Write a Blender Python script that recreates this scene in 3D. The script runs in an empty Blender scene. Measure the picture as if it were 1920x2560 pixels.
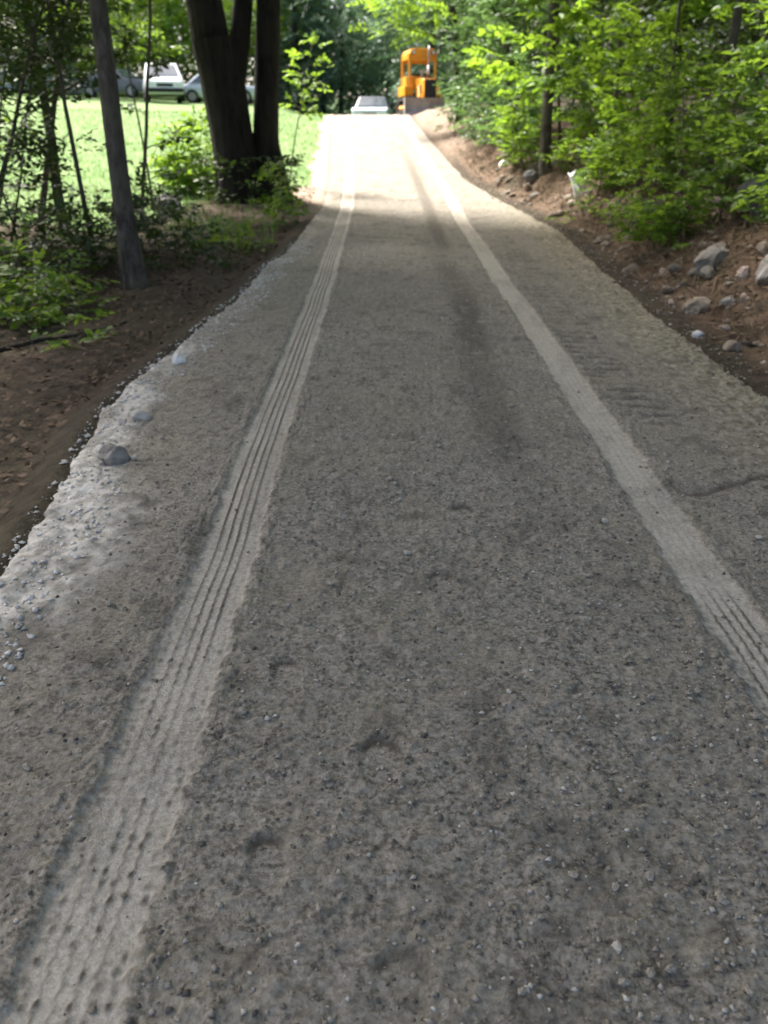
import bpy, math, random
import numpy as np
from mathutils import Vector, Matrix

random.seed(7)
RNG = np.random.default_rng(11)
scene = bpy.context.scene
C = scene.collection

# ------------------------------------------------------------------ camera
cam_data = bpy.data.cameras.new('camera')
cam_data.sensor_fit = 'VERTICAL'
cam_data.sensor_height = 36.0
cam_data.lens = 29.1
cam_data.clip_start = 0.05
cam_data.clip_end = 600.0
cam_data.dof.use_dof = True
cam_data.dof.focus_distance = 2.3
cam_data.dof.aperture_fstop = 3.2
cam = bpy.data.objects.new('camera', cam_data)
C.objects.link(cam)
cam.location = (0.0, 0.0, 1.5)
cam.rotation_euler = (math.radians(90 - 24), 0.0, 0.0)
scene.camera = cam

# ------------------------------------------------------------------ light
SUN_EL, SUN_AZ = 56.0, -46.0          # azimuth from +Y towards +X (negative: from the left, ahead)
world = bpy.data.worlds.new('World')
scene.world = world
world.use_nodes = True
wn = world.node_tree
wn.nodes.clear()
w_out = wn.nodes.new('ShaderNodeOutputWorld')
w_bg = wn.nodes.new('ShaderNodeBackground')
w_sky = wn.nodes.new('ShaderNodeTexSky')
w_sky.sky_type = 'NISHITA'
w_sky.sun_disc = False
w_sky.sun_elevation = math.radians(SUN_EL)
w_sky.sun_rotation = math.radians(SUN_AZ)
w_sky.air_density = 0.8
w_sky.dust_density = 5.0
w_sky.ozone_density = 1.0
w_bg.inputs['Strength'].default_value = 0.13
wn.links.new(w_sky.outputs[0], w_bg.inputs[0])
wn.links.new(w_bg.outputs[0], w_out.inputs[0])

sun_data = bpy.data.lights.new('sun', 'SUN')
sun_data.energy = 4.4
sun_data.angle = math.radians(12.0)
sun_data.color = (1.0, 0.985, 0.955)
sun = bpy.data.objects.new('sun', sun_data)
C.objects.link(sun)
_az, _el = math.radians(SUN_AZ), math.radians(SUN_EL)
SUN_DIR = Vector((math.sin(_az) * math.cos(_el), math.cos(_az) * math.cos(_el), math.sin(_el)))
sun.rotation_euler = SUN_DIR.to_track_quat('Z', 'Y').to_euler()
sun.location = (-10, 20, 30)

scene.view_settings.view_transform = 'Standard'
scene.view_settings.look = 'None'
scene.view_settings.exposure = 1.98
scene.view_settings.gamma = 1.0
scene.view_settings.use_curve_mapping = False
scene.view_settings.use_white_balance = True
scene.view_settings.white_balance_temperature = 6900
scene.view_settings.white_balance_tint = 13
scene.cycles.use_denoising = True
scene.cycles.max_bounces = 6
scene.cycles.diffuse_bounces = 3
scene.cycles.glossy_bounces = 2
scene.cycles.transmission_bounces = 4
scene.cycles.transparent_max_bounces = 4
scene.cycles.caustics_reflective = False
scene.cycles.caustics_refractive = False

# TERRAIN-BEGIN ---------------------------------------------------- height field
def hash2(ix, iy, seed):
    ix = ix.astype(np.int64); iy = iy.astype(np.int64)
    h = (ix * 374761393 + iy * 668265263 + seed * 144269504) & 0xffffffff
    h = ((h ^ (h >> 13)) * 1274126177) & 0xffffffff
    h = (h ^ (h >> 16)) & 0xffffffff
    return h / 4294967295.0

def vnoise(x, y, seed=0):
    x = np.asarray(x, float); y = np.asarray(y, float)
    x0 = np.floor(x); y0 = np.floor(y)
    fx = x - x0; fy = y - y0
    fx = fx * fx * (3 - 2 * fx); fy = fy * fy * (3 - 2 * fy)
    a = hash2(x0, y0, seed); b = hash2(x0 + 1, y0, seed)
    c = hash2(x0, y0 + 1, seed); d = hash2(x0 + 1, y0 + 1, seed)
    return (a * (1 - fx) + b * fx) * (1 - fy) + (c * (1 - fx) + d * fx) * fy

def fbm(x, y, seed=0, octv=4):
    s = 0.0; a = 0.5; f = 1.0
    for k in range(octv):
        s = s + a * vnoise(np.asarray(x) * f, np.asarray(y) * f, seed + k * 17)
        a *= 0.5; f *= 2.03
    return s

def sstep(a, b, x):
    t = np.clip((np.asarray(x, float) - a) / (b - a), 0, 1)
    return t * t * (3 - 2 * t)

def zr(y):                                   # long profile of the road
    y = np.asarray(y, float)
    k = 0.0725
    z = 0.034 * y + np.where(y < 11, 0, np.where(y < 16, (y - 11) ** 2 / 10 * k, k * 2.5 + (y - 16) * k))
    z30 = 0.034 * 30 + k * 2.5 + 14 * k
    s = 0.034 + k; q = 0.0105
    t = np.clip(y - 30, 0, None)
    tv = (s + 0.02) / (2 * q)
    z2 = np.where(t > tv, z30 + s * tv - q * tv * tv - 0.012 * (t - tv), z30 + s * t - q * t * t)
    return np.where(y > 30, z2, z)

_LY = [-20, 0, 2.9, 3.5, 4.5, 5.2, 6.5, 7.6, 9.4, 10.0, 12.6, 14.5, 17, 22, 30, 45]
_LX = [-1.55, -1.52, -1.5, -1.56, -1.68, -1.65, -1.51, -1.41, -1.37, -1.26, -1.2, -1.1, -1.15, -1.4, -1.75, -2.2]
_RY = [-20, 0, 4.9, 7, 9.7, 12, 13.6, 15.2, 17.7, 23.5, 30, 45]
_RX = [2.3, 2.3, 2.31, 2.33, 2.42, 2.54, 2.35, 2.05, 1.65, 1.35, 1.05, 0.9]
def xl(y): return np.interp(y, _LY, _LX)
def xr(y): return np.interp(y, _RY, _RX)
def shift(y): return -0.55 * (np.clip(np.asarray(y, float) - 14, 0, None) / 14) ** 1.3

def height(x, y):                            # the soil: forest floor, bank and lawn
    x = np.asarray(x, float); y = np.asarray(y, float)
    base = zr(y)
    # on the left the lawn keeps rising past the crest
    up = 2.35 + 0.046 * (y - 31) + 0.045 * np.clip(-x - 4, 0, 22) * sstep(18, 46, y)
    zl_ = np.where(y < 31, base + 0.045 * np.clip(-x - 4, 0, 22) * sstep(18, 46, y), up)
    w = sstep(-2.4, -6.5, x)
    z = base * (1 - w) + zl_ * w
    dl = xl(y) - x
    dr = x - xr(y)
    inside = sstep(-0.02, -0.3, dl) * sstep(-0.02, -0.3, dr)
    z = z - 0.14 * inside
    # left: soil falls away a little below the fill of the road near the camera
    near = sstep(15.5, 10, y)
    z = z - near * (0.12 * sstep(-0.1, 0.25, dl) + 0.10 * sstep(0.3, 2.0, dl) - 0.18 * sstep(2.2, 6, dl))
    # right: cut bank
    hb = 0.20 + 0.42 * sstep(30, 12, y)
    z = z + hb * sstep(0.05, 1.5, dr) + 0.07 * np.clip(dr - 1.2, 0, 14)
    rough = sstep(0.05, 0.5, np.maximum(dl, dr))
    lawnish = sstep(13, 16, y) * sstep(0.3, 1.0, dl)
    amp = rough * (1 - 0.8 * lawnish)
    bankw = sstep(0.05, 0.4, dr) * sstep(4.5, 2.2, dr)
    z = z + amp * (0.16 * (fbm(x * 0.9, y * 0.9, 5) - 0.47) + 0.06 * (fbm(x * 4, y * 4, 9, 3) - 0.44))
    z = z + bankw * (0.22 * (fbm(x * 2.2 + 5, y * 2.2, 21, 4) - 0.47) + 0.13 * (fbm(x * 8, y * 8, 33, 3) - 0.44))
    return z
# TERRAIN-END

TL, TR = -0.60, 1.155                       # wheel track centres
FOOT = [(1.60, 3.15, 0.2, .9), (0.33, 3.18, -0.1, 1.0), (0.20, 2.62, 0.1, 1.0), (-0.305, 2.10, 0.25, .9),
        (-0.01, 1.74, 0.05, 1.1), (0.04, 1.12, -0.15, 1.1), (-0.27, 1.42, 0.2, .9), (0.55, 1.98, 0.1, .7),
        (0.62, 3.1, 0.0, .8), (0.95, 2.4, 0.1, .6)]

def road_fields(x, y):
    """road surface height and its masks (track, groove, pale, dark, moist)"""
    sh = shift(y)
    w = x - sh
    n1 = fbm(x * 1.3, y * 1.3, 51, 4)
    n2 = fbm(x * 9, y * 9, 61, 4)
    n3 = vnoise(x * 46, y * 46, 71)
    n4 = vnoise(x * 95, y * 95, 72)
    z = zr(y) + 0.012 * np.sin((w - 0.4) * 1.2) * 0
    z = z - 0.010 * ((w - 0.3) / 1.9) ** 2 * 2
    lump = 0.030 * (n1 - 0.47) + 0.015 * (n2 - 0.47) + 0.0075 * (n3 - 0.5) + 0.0060 * (n4 - 0.5) + 0.005 * sstep(.62, .85, vnoise(x * 38 + 9, y * 38, 77))
    grain = n2
    track = np.zeros_like(x); groove = np.zeros_like(x); dark = np.zeros_like(x)
    for cx, hw, kind in ((TL, 0.107, 0), (TR, 0.097, 1)):
        wob = 0.018 * (fbm(y * 0.7 + kind * 7, y * 0 + 3, 81) - 0.47) * 2
        d = w - cx - wob
        near_fade = sstep(1.5, 3.4, y)
        edge = (0.030 + 0.026 * (1 - near_fade)) * (fbm(x * 19, y * 19, 88, 4) - 0.45) + 0.006 * sstep(-.3, .6, np.sin(y * 2 * np.pi / 0.052 + 3 * vnoise(y * 5, x * 4, 8)))
        hw2 = hw + 0.006 * (1 - near_fade)
        m = sstep(hw2 + 0.012, hw2 - 0.012, np.abs(d) + edge)
        brk = 1.0
        if kind == 1:
            brk = 1 - 0.55 * sstep(0.09, 0.0, np.abs(y - 3.36 - 0.15 * (w - cx) + .06 * (vnoise(x * 20, y * 20, 5) - .5))) - 0.3 * sstep(0.12, 0.0, np.abs(y - 2.72))
        m = m * brk * (0.68 + 0.32 * sstep(.30, .55, fbm(x * 9, y * 3.5, 143 + kind)))
        rib = np.zeros_like(x)
        for gx in (-0.053, -0.017, 0.016, 0.048):
            gw = 0.0046
            wig = 0.003 * np.sin(y * 2 * np.pi / 0.045 + gx * 90) * (1 - near_fade * 0.6)
            rib = np.maximum(rib, np.exp(-((d - gx + wig) / gw) ** 2) * (.6 + .6 * vnoise(y * 4 + gx * 300, y * 0, 6)))
        if kind == 0:
            gstr = (0.42 + 0.9 * sstep(1.8, 3.2, y)) * (0.75 + 0.6 * fbm(y * 2.2, y * 0, 4))
        else:
            gstr = 0.9 * sstep(2.6, 2.3, y) + 0.16 + 0.45 * sstep(7, 12, y) * sstep(15, 13, y)
        # tread blocks: sipes across the track, seen nearer the camera
        cu, cv = d / 0.034, y / 0.034
        iu, iv = np.floor(cu), np.floor(cv)
        ju = hash2(iu + 50, iv, 211 + kind) - .5; jv = hash2(iu + 50, iv, 213 + kind) - .5; ja = hash2(iu + 50, iv, 215 + kind)
        rr2 = ((cu - iu - .5 - .5 * ju) / (.12 + .1 * ja)) ** 2 + ((cv - iv - .5 - .5 * jv) / .32) ** 2
        spots = np.exp(-rr2) * sstep(.30, .85, ja) * (1 - near_fade) * 1.15
        shoulder = sstep(hw - .036, hw - .02, np.abs(d)) * sstep(.1, .7, np.sin(y * 2 * np.pi / 0.045 + 2 * vnoise(y * 6, x * 3, 19))) * (0.30 + 0.15 * (1 - near_fade)) * (vnoise(x * 9, y * 6, 23) > .35)
        g = np.clip(rib * gstr + spots * 0.75 + shoulder * 0.8, 0, 1) * m
        lump = lump * (1 - 0.86 * m)
        z = z - 0.011 * m + 0.005 * g
        berm = np.exp(-((np.abs(d) - hw - 0.03) / 0.02) ** 2)
        z = z + 0.005 * berm * sstep(.35, .6, n2)
        track = np.maximum(track, m)
        groove = np.maximum(groove, g)
    # crawler marks: bars across, beside the right wheel track and in a faint band left of it
    for cx, hw, y0, y1, a in ((1.47, 0.15, 3.9, 12.5, 0.8), (0.58, 0.17, 4.0, 13.5, 0.45)):
        d = w - cx - 0.05 * np.sin(y * 0.8)
        m = sstep(hw + 0.03, hw - 0.02, np.abs(d)) * sstep(y0, y0 + 0.5, y) * sstep(y1, y1 - 1.5, y) * sstep(0.36, 0.56, fbm(x * 1.6, y * 0.9, 93)) * (.25 + .75 * sstep(.35, .55, fbm(x * 6, y * 5, 99)))
        m = m * (1 - track)
        bar = np.sin((y + 0.12 * d + .05 * fbm(x * 5, y * 4, 91)) * 2 * np.pi / 0.145)
        bb = sstep(0.2, 0.75, bar)
        z = z - a * m * (0.016 * bb - 0.004)
        dark = np.maximum(dark, a * m * bb * 0.8)
    d = np.abs(w - 0.66 - 0.05 * np.sin(y))
    rut = sstep(0.20, 0.04, d) * sstep(2.9, 4.4, y) * sstep(13, 8.0, y) * (0.35 + 0.7 * n1)
    z = z - 0.012 * rut
    dark = np.maximum(dark, 0.75 * rut * sstep(0.3, 0.55, n2 + 0.15))
    d = np.abs(w - 0.72) ; rut = sstep(0.16, 0.03, d) * sstep(9.5, 11, y) * sstep(24, 17, y)
    dark = np.maximum(dark, 0.6 * rut)
    # scrape crossing on the right
    d = np.abs(y - 3.33 - 0.22 * sstep(1.3, 1.75, x) + 0.03 * np.sin(x * 9) + .06 * (fbm(x * 8, y * 8, 17) - .47))
    dark = np.maximum(dark, 0.40 * sstep(.56, .70, fbm(x * 7 + 3, y * 7, 131)) * (1 - track))
    sc = sstep(0.035, 0.008, d) * sstep(1.26, 1.34, x) * sstep(2.1, 1.7, x)
    z = z - 0.009 * sc
    dark = np.maximum(dark, 0.8 * sc)
    # shoe prints: curved toe edge and shallow sole
    for fx, fy, fa, fs in FOOT:
        ca, sa = math.cos(fa), math.sin(fa)
        u = (x - fx) * ca + (y - fy) * sa
        v = -(x - fx) * sa + (y - fy) * ca
        e = np.sqrt((u / (0.052 * fs)) ** 2 + ((v + 0.07) / (0.085 * fs)) ** 2)
        rim = np.exp(-((e - 1.0) / 0.20) ** 2) * sstep(-.05, .0, v) * (.55 + .45 * sstep(.25, .6, vnoise(x * 25 + fx * 9, y * 25, 7) + .1))
        sole = sstep(1.0, 0.85, e)
        lump = lump * (1 - .75 * np.maximum(sole, rim))
        z = z - 0.006 * sole * fs - 0.011 * rim * fs
        dark = np.maximum(dark, 0.95 * rim * np.clip(fs, 0, 1))
        z = z + 0.003 * np.exp(-((e - 1.35) / 0.15) ** 2) * sstep(-.04, 0, v)
    # pale crushed stone along the left lip
    dl = x - xl(y)
    pw = 0.06 + 0.20 * sstep(1.9, 2.5, y) + 0.22 * (fbm(x * 0.7, y * 1.1, 97) - 0.3) + 0.10 * sstep(4.2, 2.6, y)
    pale = sstep(pw + 0.09, pw - 0.10, dl + 0.20 * (fbm(x * 6, y * 6, 95) - 0.47)) * sstep(15, 9, y)
    pale = pale * np.clip(0.12 + 1.15 * sstep(0.36, 0.62, fbm(x * 2.3, y * 1.6, 98)) + 0.45 * sstep(4.0, 2.9, y), 0, 1) * (.45 + .55 * sstep(7.5, 4.2, y))
    strip = sstep(.20, .06, dl + .16 * (fbm(x * 5, y * 5, 96) - .47)) * sstep(17, 12, y) * (.25 + .5 * sstep(.38, .58, fbm(x * 3, y * 2, 94)))
    blob = sstep(.62, .30, dl + .25 * (fbm(x * 4, y * 4, 92) - .47)) * sstep(3.6, 2.9, y) * sstep(2.15, 2.6, y) * sstep(.25, .5, fbm(x * 7, y * 7, 90) + .12)
    pale = np.clip(np.maximum(np.maximum(pale, strip), blob), 0, 1)
    lump = lump + pale * (0.060 * (fbm(x * 4.5, y * 4.5, 101) - 0.42) + 0.016 * (fbm(x * 17, y * 17, 103, 3) - 0.45))
    # right shoulder: rough clods
    drr = xr(y) - x
    sh_r = sstep(0.75, 0.25, drr) * sstep(16, 12, y)
    lump = lump + sh_r * (0.05 * (fbm(x * 5, y * 5, 111) - 0.46) + 0.012 * (n3 - .5))
    z = z + lump
    # both lips roll down into the soil
    frl = 0.03 * (fbm(x * 7, y * 7, 121) - 0.47) * 2
    z = z - 0.26 * sstep(0.14, -0.10, dl + frl * 1.4) - 0.30 * sstep(0.12, -0.12, drr + frl)
    clay = sh_r
    return z, track, groove, pale, dark, clay

# ------------------------------------------------------------------ materials
def new_mat(name):
    m = bpy.data.materials.new(name)
    m.use_nodes = True
    nt = m.node_tree
    nt.nodes.clear()
    out = nt.nodes.new('ShaderNodeOutputMaterial')
    return m, nt, out

def nd(nt, kind, **kw):
    n = nt.nodes.new(kind)
    for k, v in kw.items():
        if k in n.inputs:
            n.inputs[k].default_value = v
        else:
            setattr(n, k, v)
    return n

def rgba(c): return (c[0], c[1], c[2], 1.0)

def noise_fac(nt, scale, detail=4, lo=0.35, hi=0.65, coord='Object', dist=0.0):
    tc = nd(nt, 'ShaderNodeTexCoord')
    n = nd(nt, 'ShaderNodeTexNoise', Scale=scale, Detail=detail, Roughness=0.6, Distortion=dist)
    nt.links.new(tc.outputs[coord], n.inputs['Vector'])
    r = nd(nt, 'ShaderNodeMapRange')
    r.inputs[1].default_value = lo; r.inputs[2].default_value = hi
    nt.links.new(n.outputs['Fac'], r.inputs[0])
    return r.outputs[0]

def mixc(nt, fac, a, b):
    m = nd(nt, 'ShaderNodeMix', data_type='RGBA')
    if hasattr(fac, 'is_linked'): nt.links.new(fac, m.inputs[0])
    else: m.inputs[0].default_value = fac
    for s, i in ((a, 6), (b, 7)):
        if hasattr(s, 'is_linked'): nt.links.new(s, m.inputs[i])
        else: m.inputs[i].default_value = rgba(s)
    return m.outputs[2]

def attr(nt, name):
    a = nd(nt, 'ShaderNodeAttribute')
    a.attribute_name = name
    return a.outputs['Fac']

def bump(nt, fac, strength, dist):
    b = nd(nt, 'ShaderNodeBump', Strength=strength, Distance=dist)
    nt.links.new(fac, b.inputs['Height'])
    return b.outputs[0]

def pmat(name, c1, c2, scale=5.0, rough=0.7, bmp=0.3, bdist=0.02, metallic=0.0, spec=0.4, bscale=None):
    m, nt, out = new_mat(name)
    p = nd(nt, 'ShaderNodeBsdfPrincipled', Roughness=rough, Metallic=metallic)
    p.inputs['Specular IOR Level'].default_value = spec
    nt.links.new(mixc(nt, noise_fac(nt, scale), c1, c2), p.inputs['Base Color'])
    if bmp:
        nt.links.new(bump(nt, noise_fac(nt, bscale or scale * 4, 5, 0.2, 0.8), bmp, bdist), p.inputs['Normal'])
    nt.links.new(p.outputs[0], out.inputs[0])
    return m

def leaf_mat(name, dark, bright, trans, tmix=0.42, rough=0.45):
    m, nt, out = new_mat(name)
    t = attr(nt, 'tint')
    col = mixc(nt, t, dark, bright)
    p = nd(nt, 'ShaderNodeBsdfPrincipled', Roughness=rough)
    p.inputs['Specular IOR Level'].default_value = 0.28
    nt.links.new(col, p.inputs['Base Color'])
    tr = nd(nt, 'ShaderNodeBsdfTranslucent')
    tc = mixc(nt, t, (trans[0] * .55, trans[1] * .62, trans[2] * .6), trans)
    nt.links.new(tc, tr.inputs[0])
    mx = nd(nt, 'ShaderNodeMixShader'); mx.inputs[0].default_value = tmix
    nt.links.new(p.outputs[0], mx.inputs[1]); nt.links.new(tr.outputs[0], mx.inputs[2])
    nt.links.new(mx.outputs[0], out.inputs[0])
    return m

def bark_mat(name, c1, c2, sx=18, sz=2.5, bmp=0.9, dist=0.03):
    m, nt, out = new_mat(name)
    tc = nd(nt, 'ShaderNodeTexCoord')
    mp = nd(nt, 'ShaderNodeMapping'); mp.inputs['Scale'].default_value = (sx, sx, sz)
    nt.links.new(tc.outputs['Object'], mp.inputs[0])
    n = nd(nt, 'ShaderNodeTexNoise', Scale=1.0, Detail=6, Roughness=0.65, Distortion=0.4)
    nt.links.new(mp.outputs[0], n.inputs['Vector'])
    r = nd(nt, 'ShaderNodeMapRange'); r.inputs[1].default_value = .35; r.inputs[2].default_value = .65
    nt.links.new(n.outputs['Fac'], r.inputs[0])
    big = noise_fac(nt, 2.2, 3, .4, .7)
    p = nd(nt, 'ShaderNodeBsdfPrincipled', Roughness=0.9)
    p.inputs['Specular IOR Level'].default_value = 0.2
    col = mixc(nt, r.outputs[0], c1, c2)
    col2 = mixc(nt, big, col, (c2[0] * 1.1, c2[1] * 1.15, c2[2] * 1.0))
    nt.links.new(col2, p.inputs['Base Color'])
    nt.links.new(bump(nt, r.outputs[0], bmp, dist), p.inputs['Normal'])
    nt.links.new(p.outputs[0], out.inputs[0])
    return m

def road_mat():
    m, nt, out = new_mat('gravel_road_surface')
    fine = noise_fac(nt, 75, 3, .38, .64)
    mid = noise_fac(nt, 21, 6, .38, .64)
    big = noise_fac(nt, 1.4, 4, .38, .66)
    c = mixc(nt, mid, (0.068, 0.061, 0.050), (0.190, 0.174, 0.144))
    c = mixc(nt, fine, c, (0.36, 0.335, 0.285))
    h = nd(nt, 'ShaderNodeMix', data_type='RGBA'); h.inputs[0].default_value = 0.7
    nt.links.new(mixc(nt, mid, (0.068, 0.061, 0.050), (0.190, 0.174, 0.144)), h.inputs[6])
    nt.links.new(c, h.inputs[7])
    c = h.outputs[2]
    c = mixc(nt, big, c, mixc(nt, 0.30, c, (0.15, 0.135, 0.11)))
    tan = noise_fac(nt, 2.6, 3, .45, .7)
    c = mixc(nt, tan, c, mixc(nt, 0.25, c, (0.26, 0.235, 0.16)))
    # small pale chips
    tc = nd(nt, 'ShaderNodeTexCoord')
    vo = nd(nt, 'ShaderNodeTexVoronoi', Scale=60.0)
    nt.links.new(tc.outputs['Object'], vo.inputs['Vector'])
    r = nd(nt, 'ShaderNodeMapRange'); r.inputs[1].default_value = .955; r.inputs[2].default_value = .99
    sep = nd(nt, 'ShaderNodeSeparateColor'); nt.links.new(vo.outputs['Color'], sep.inputs[0])
    nt.links.new(sep.outputs[0], r.inputs[0])
    c = mixc(nt, r.outputs[0], c, mixc(nt, 0.35, c, (0.40, 0.38, 0.33)))
    c = mixc(nt, attr(nt, 'clay'), c, mixc(nt, mid, (0.12, 0.108, 0.080), (0.30, 0.277, 0.215)))
    c = mixc(nt, attr(nt, 'pale'), c, mixc(nt, mid, (0.30, 0.285, 0.25), (0.60, 0.58, 0.53)))
    c = mixc(nt, attr(nt, 'dark'), c, (0.062, 0.055, 0.045))
    tcol = mixc(nt, mid, mixc(nt, fine, (0.30, 0.275, 0.228), (0.43, 0.40, 0.34)), mixc(nt, fine, (0.37, 0.342, 0.288), (0.46, 0.43, 0.37)))
    tf = nd(nt, 'ShaderNodeMath', operation='MULTIPLY'); tf.inputs[1].default_value = 0.92
    nt.links.new(attr(nt, 'track'), tf.inputs[0])
    c = mixc(nt, tf.outputs[0], c, tcol)
    c = mixc(nt, attr(nt, 'groove'), c, (0.078, 0.069, 0.055))  # dark soil in the tread grooves, with their shadow coloured in too
    p = nd(nt, 'ShaderNodeBsdfPrincipled', Roughness=0.95)
    p.inputs['Specular IOR Level'].default_value = 0.15
    nt.links.new(c, p.inputs['Base Color'])
    nt.links.new(bump(nt, noise_fac(nt, 150, 4, .2, .8), 0.6, 0.006), p.inputs['Normal'])
    nt.links.new(p.outputs[0], out.inputs[0])
    return m

def ground_mat():
    m, nt, out = new_mat('forest_soil')
    mid = noise_fac(nt, 9, 6, .35, .66)
    fine = noise_fac(nt, 45, 4, .35, .7)
    big = noise_fac(nt, 0.9, 4, .4, .62)
    soil = mixc(nt, mid, (0.030, 0.023, 0.017), (0.082, 0.063, 0.046))
    soil = mixc(nt, big, soil, mixc(nt, mid, (0.04, 0.035, 0.024), (0.075, 0.063, 0.042)))
    bank = mixc(nt, mid, (0.095, 0.066, 0.045), (0.215, 0.158, 0.112))
    bank = mixc(nt, fine, bank, mixc(nt, .55, bank, (0.07, 0.045, 0.03)))
    bank = mixc(nt, noise_fac(nt, 1.6, 5, .45, .62), bank, mixc(nt, mid, (0.05, 0.034, 0.023), (0.13, 0.088, 0.058)))
    tan = mixc(nt, mid, (0.27, 0.20, 0.145), (0.43, 0.36, 0.29))
    c = mixc(nt, attr(nt, 'bank'), soil, bank)
    c = mixc(nt, attr(nt, 'tan'), c, tan)
    p = nd(nt, 'ShaderNodeBsdfPrincipled', Roughness=0.95)
    p.inputs['Specular IOR Level'].default_value = 0.12
    nt.links.new(c, p.inputs['Base Color'])
    nt.links.new(bump(nt, noise_fac(nt, 30, 6, .2, .8), 0.8, 0.03), p.inputs['Normal'])
    nt.links.new(p.outputs[0], out.inputs[0])
    return m

M = {}
M['road'] = road_mat()
M['ground'] = ground_mat()
M['lawn'] = pmat('lawn_turf', (0.070, 0.142, 0.032), (0.115, 0.188, 0.055), 1.1, 0.9, 0.5, 0.03, bscale=30)
M['pebble'] = pmat('pebble_stone', (0.15, 0.135, 0.108), (0.34, 0.31, 0.255), 3.0, 0.85, 0.3, 0.002, bscale=60)
def gravel_mat():
    m, nt, out = new_mat('mixed_gravel')
    ramp = nd(nt, 'ShaderNodeValToRGB')
    cr = ramp.color_ramp
    cols = [(0, (0.075, 0.068, 0.058)), (.3, (0.135, 0.122, 0.100)), (.55, (0.20, 0.172, 0.130)), (.8, (0.27, 0.252, 0.215)), (1.0, (0.43, 0.41, 0.365))]
    cr.elements[0].color = rgba(cols[0][1]); cr.elements[1].color = rgba(cols[-1][1])
    for p_, c_ in cols[1:-1]:
        e_ = cr.elements.new(p_); e_.color = rgba(c_)
    nt.links.new(attr(nt, 'tint'), ramp.inputs[0])
    p = nd(nt, 'ShaderNodeBsdfPrincipled', Roughness=0.85)
    p.inputs['Specular IOR Level'].default_value = 0.25
    nt.links.new(ramp.outputs[0], p.inputs['Base Color'])
    nt.links.new(p.outputs[0], out.inputs[0])
    return m
M['gravel'] = gravel_mat()
M['pebble_pale'] = pmat('pebble_pale', (0.28, 0.262, 0.22), (0.44, 0.42, 0.365), 3.0, 0.8, 0.3, 0.002, bscale=60)
M['chalk'] = pmat('chalky_stone', (0.36, 0.345, 0.31), (0.60, 0.585, 0.55), 5.0, 0.9, 0.3, 0.003, bscale=60)
M['rock'] = pmat('grey_rock', (0.115, 0.105, 0.09), (0.29, 0.275, 0.25), 5.0, 0.85, 0.6, 0.02)
M['rock_dirty'] = pmat('soil_stained_rock', (0.10, 0.078, 0.058), (0.25, 0.21, 0.165), 4.0, 0.9, 0.6, 0.02)
M['rock_dark'] = pmat('dark_rock', (0.060, 0.062, 0.060), (0.14, 0.142, 0.135), 4.0, 0.85, 0.6, 0.02)
M['rock_tan'] = pmat('tan_rock', (0.16, 0.125, 0.09), (0.37, 0.31, 0.24), 5.0, 0.85, 0.5, 0.015)
M['rock_white'] = pmat('white_rock', (0.46, 0.445, 0.41), (0.72, 0.71, 0.69), 6.0, 0.8, 0.4, 0.01)
M['rock_pink'] = pmat('pinkish_rock', (0.26, 0.20, 0.165), (0.42, 0.34, 0.29), 6.0, 0.85, 0.5, 0.01)
M['bark_dark'] = bark_mat('dark_bark', (0.012, 0.010, 0.009), (0.040, 0.034, 0.030), 14, 2.2, 1.0, 0.05)
M['bark_grey'] = bark_mat('grey_bark', (0.036, 0.031, 0.027), (0.140, 0.124, 0.108), 26, 7, 1.0, 0.025)
M['bark_thin'] = bark_mat('thin_bark', (0.045, 0.038, 0.030), (0.105, 0.092, 0.074), 30, 6, 0.4, 0.006)
M['leaf_bright'] = leaf_mat('leaf_bright', (0.045, 0.120, 0.020), (0.120, 0.225, 0.030), (0.34, 0.54, 0.045), 0.46)
M['leaf_mid'] = leaf_mat('leaf_mid', (0.040, 0.090, 0.018), (0.090, 0.170, 0.028), (0.24, 0.38, 0.040), 0.40)
M['leaf_cool'] = leaf_mat('leaf_cool', (0.040, 0.095, 0.035), (0.095, 0.185, 0.065), (0.17, 0.30, 0.075), 0.35)
M['leaf_dark'] = leaf_mat('leaf_dark', (0.014, 0.031, 0.009), (0.036, 0.070, 0.015), (0.07, 0.12, 0.016), 0.28)  # darker copy of the mid leaf, shade of the wood put into the colour
M['leaf_far'] = leaf_mat('leaf_far', (0.075, 0.150, 0.085), (0.145, 0.240, 0.140), (0.20, 0.33, 0.15), 0.33, 0.6)  # distance haze put into the leaf colour as a pale blue cast
M['needle'] = leaf_mat('needle', (0.026, 0.066, 0.046), (0.062, 0.125, 0.082), (0.07, 0.13, 0.06), 0.2, 0.6)
M['litter'] = leaf_mat('litter', (0.045, 0.030, 0.020), (0.135, 0.092, 0.057), (0.12, 0.07, 0.03), 0.12, 0.8)
M['blade'] = leaf_mat('blade', (0.068, 0.140, 0.028), (0.118, 0.208, 0.046), (0.13, 0.26, 0.04), 0.35, 0.6)
M['straw'] = leaf_mat('straw', (0.10, 0.068, 0.040), (0.27, 0.20, 0.125), (0.12, 0.13, 0.06), 0.15, 0.8)
M['root'] = pmat('root_bark', (0.10, 0.062, 0.038), (0.24, 0.165, 0.105), 12, 0.9, 0.3, 0.004)
M['yellow'] = pmat('machine_yellow', (0.56, 0.215, 0.012), (0.70, 0.30, 0.022), 3.0, 0.5, 0.05, 0.004)
M['steel_dusty'] = pmat('dusty_steel', (0.21, 0.20, 0.195), (0.34, 0.325, 0.31), 2.5, 0.65, 0.2, 0.006, 0.2)
M['steel_dark'] = pmat('dark_steel', (0.028, 0.026, 0.024), (0.075, 0.070, 0.064), 6, 0.7, 0.3, 0.01, 0.2)
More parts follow.
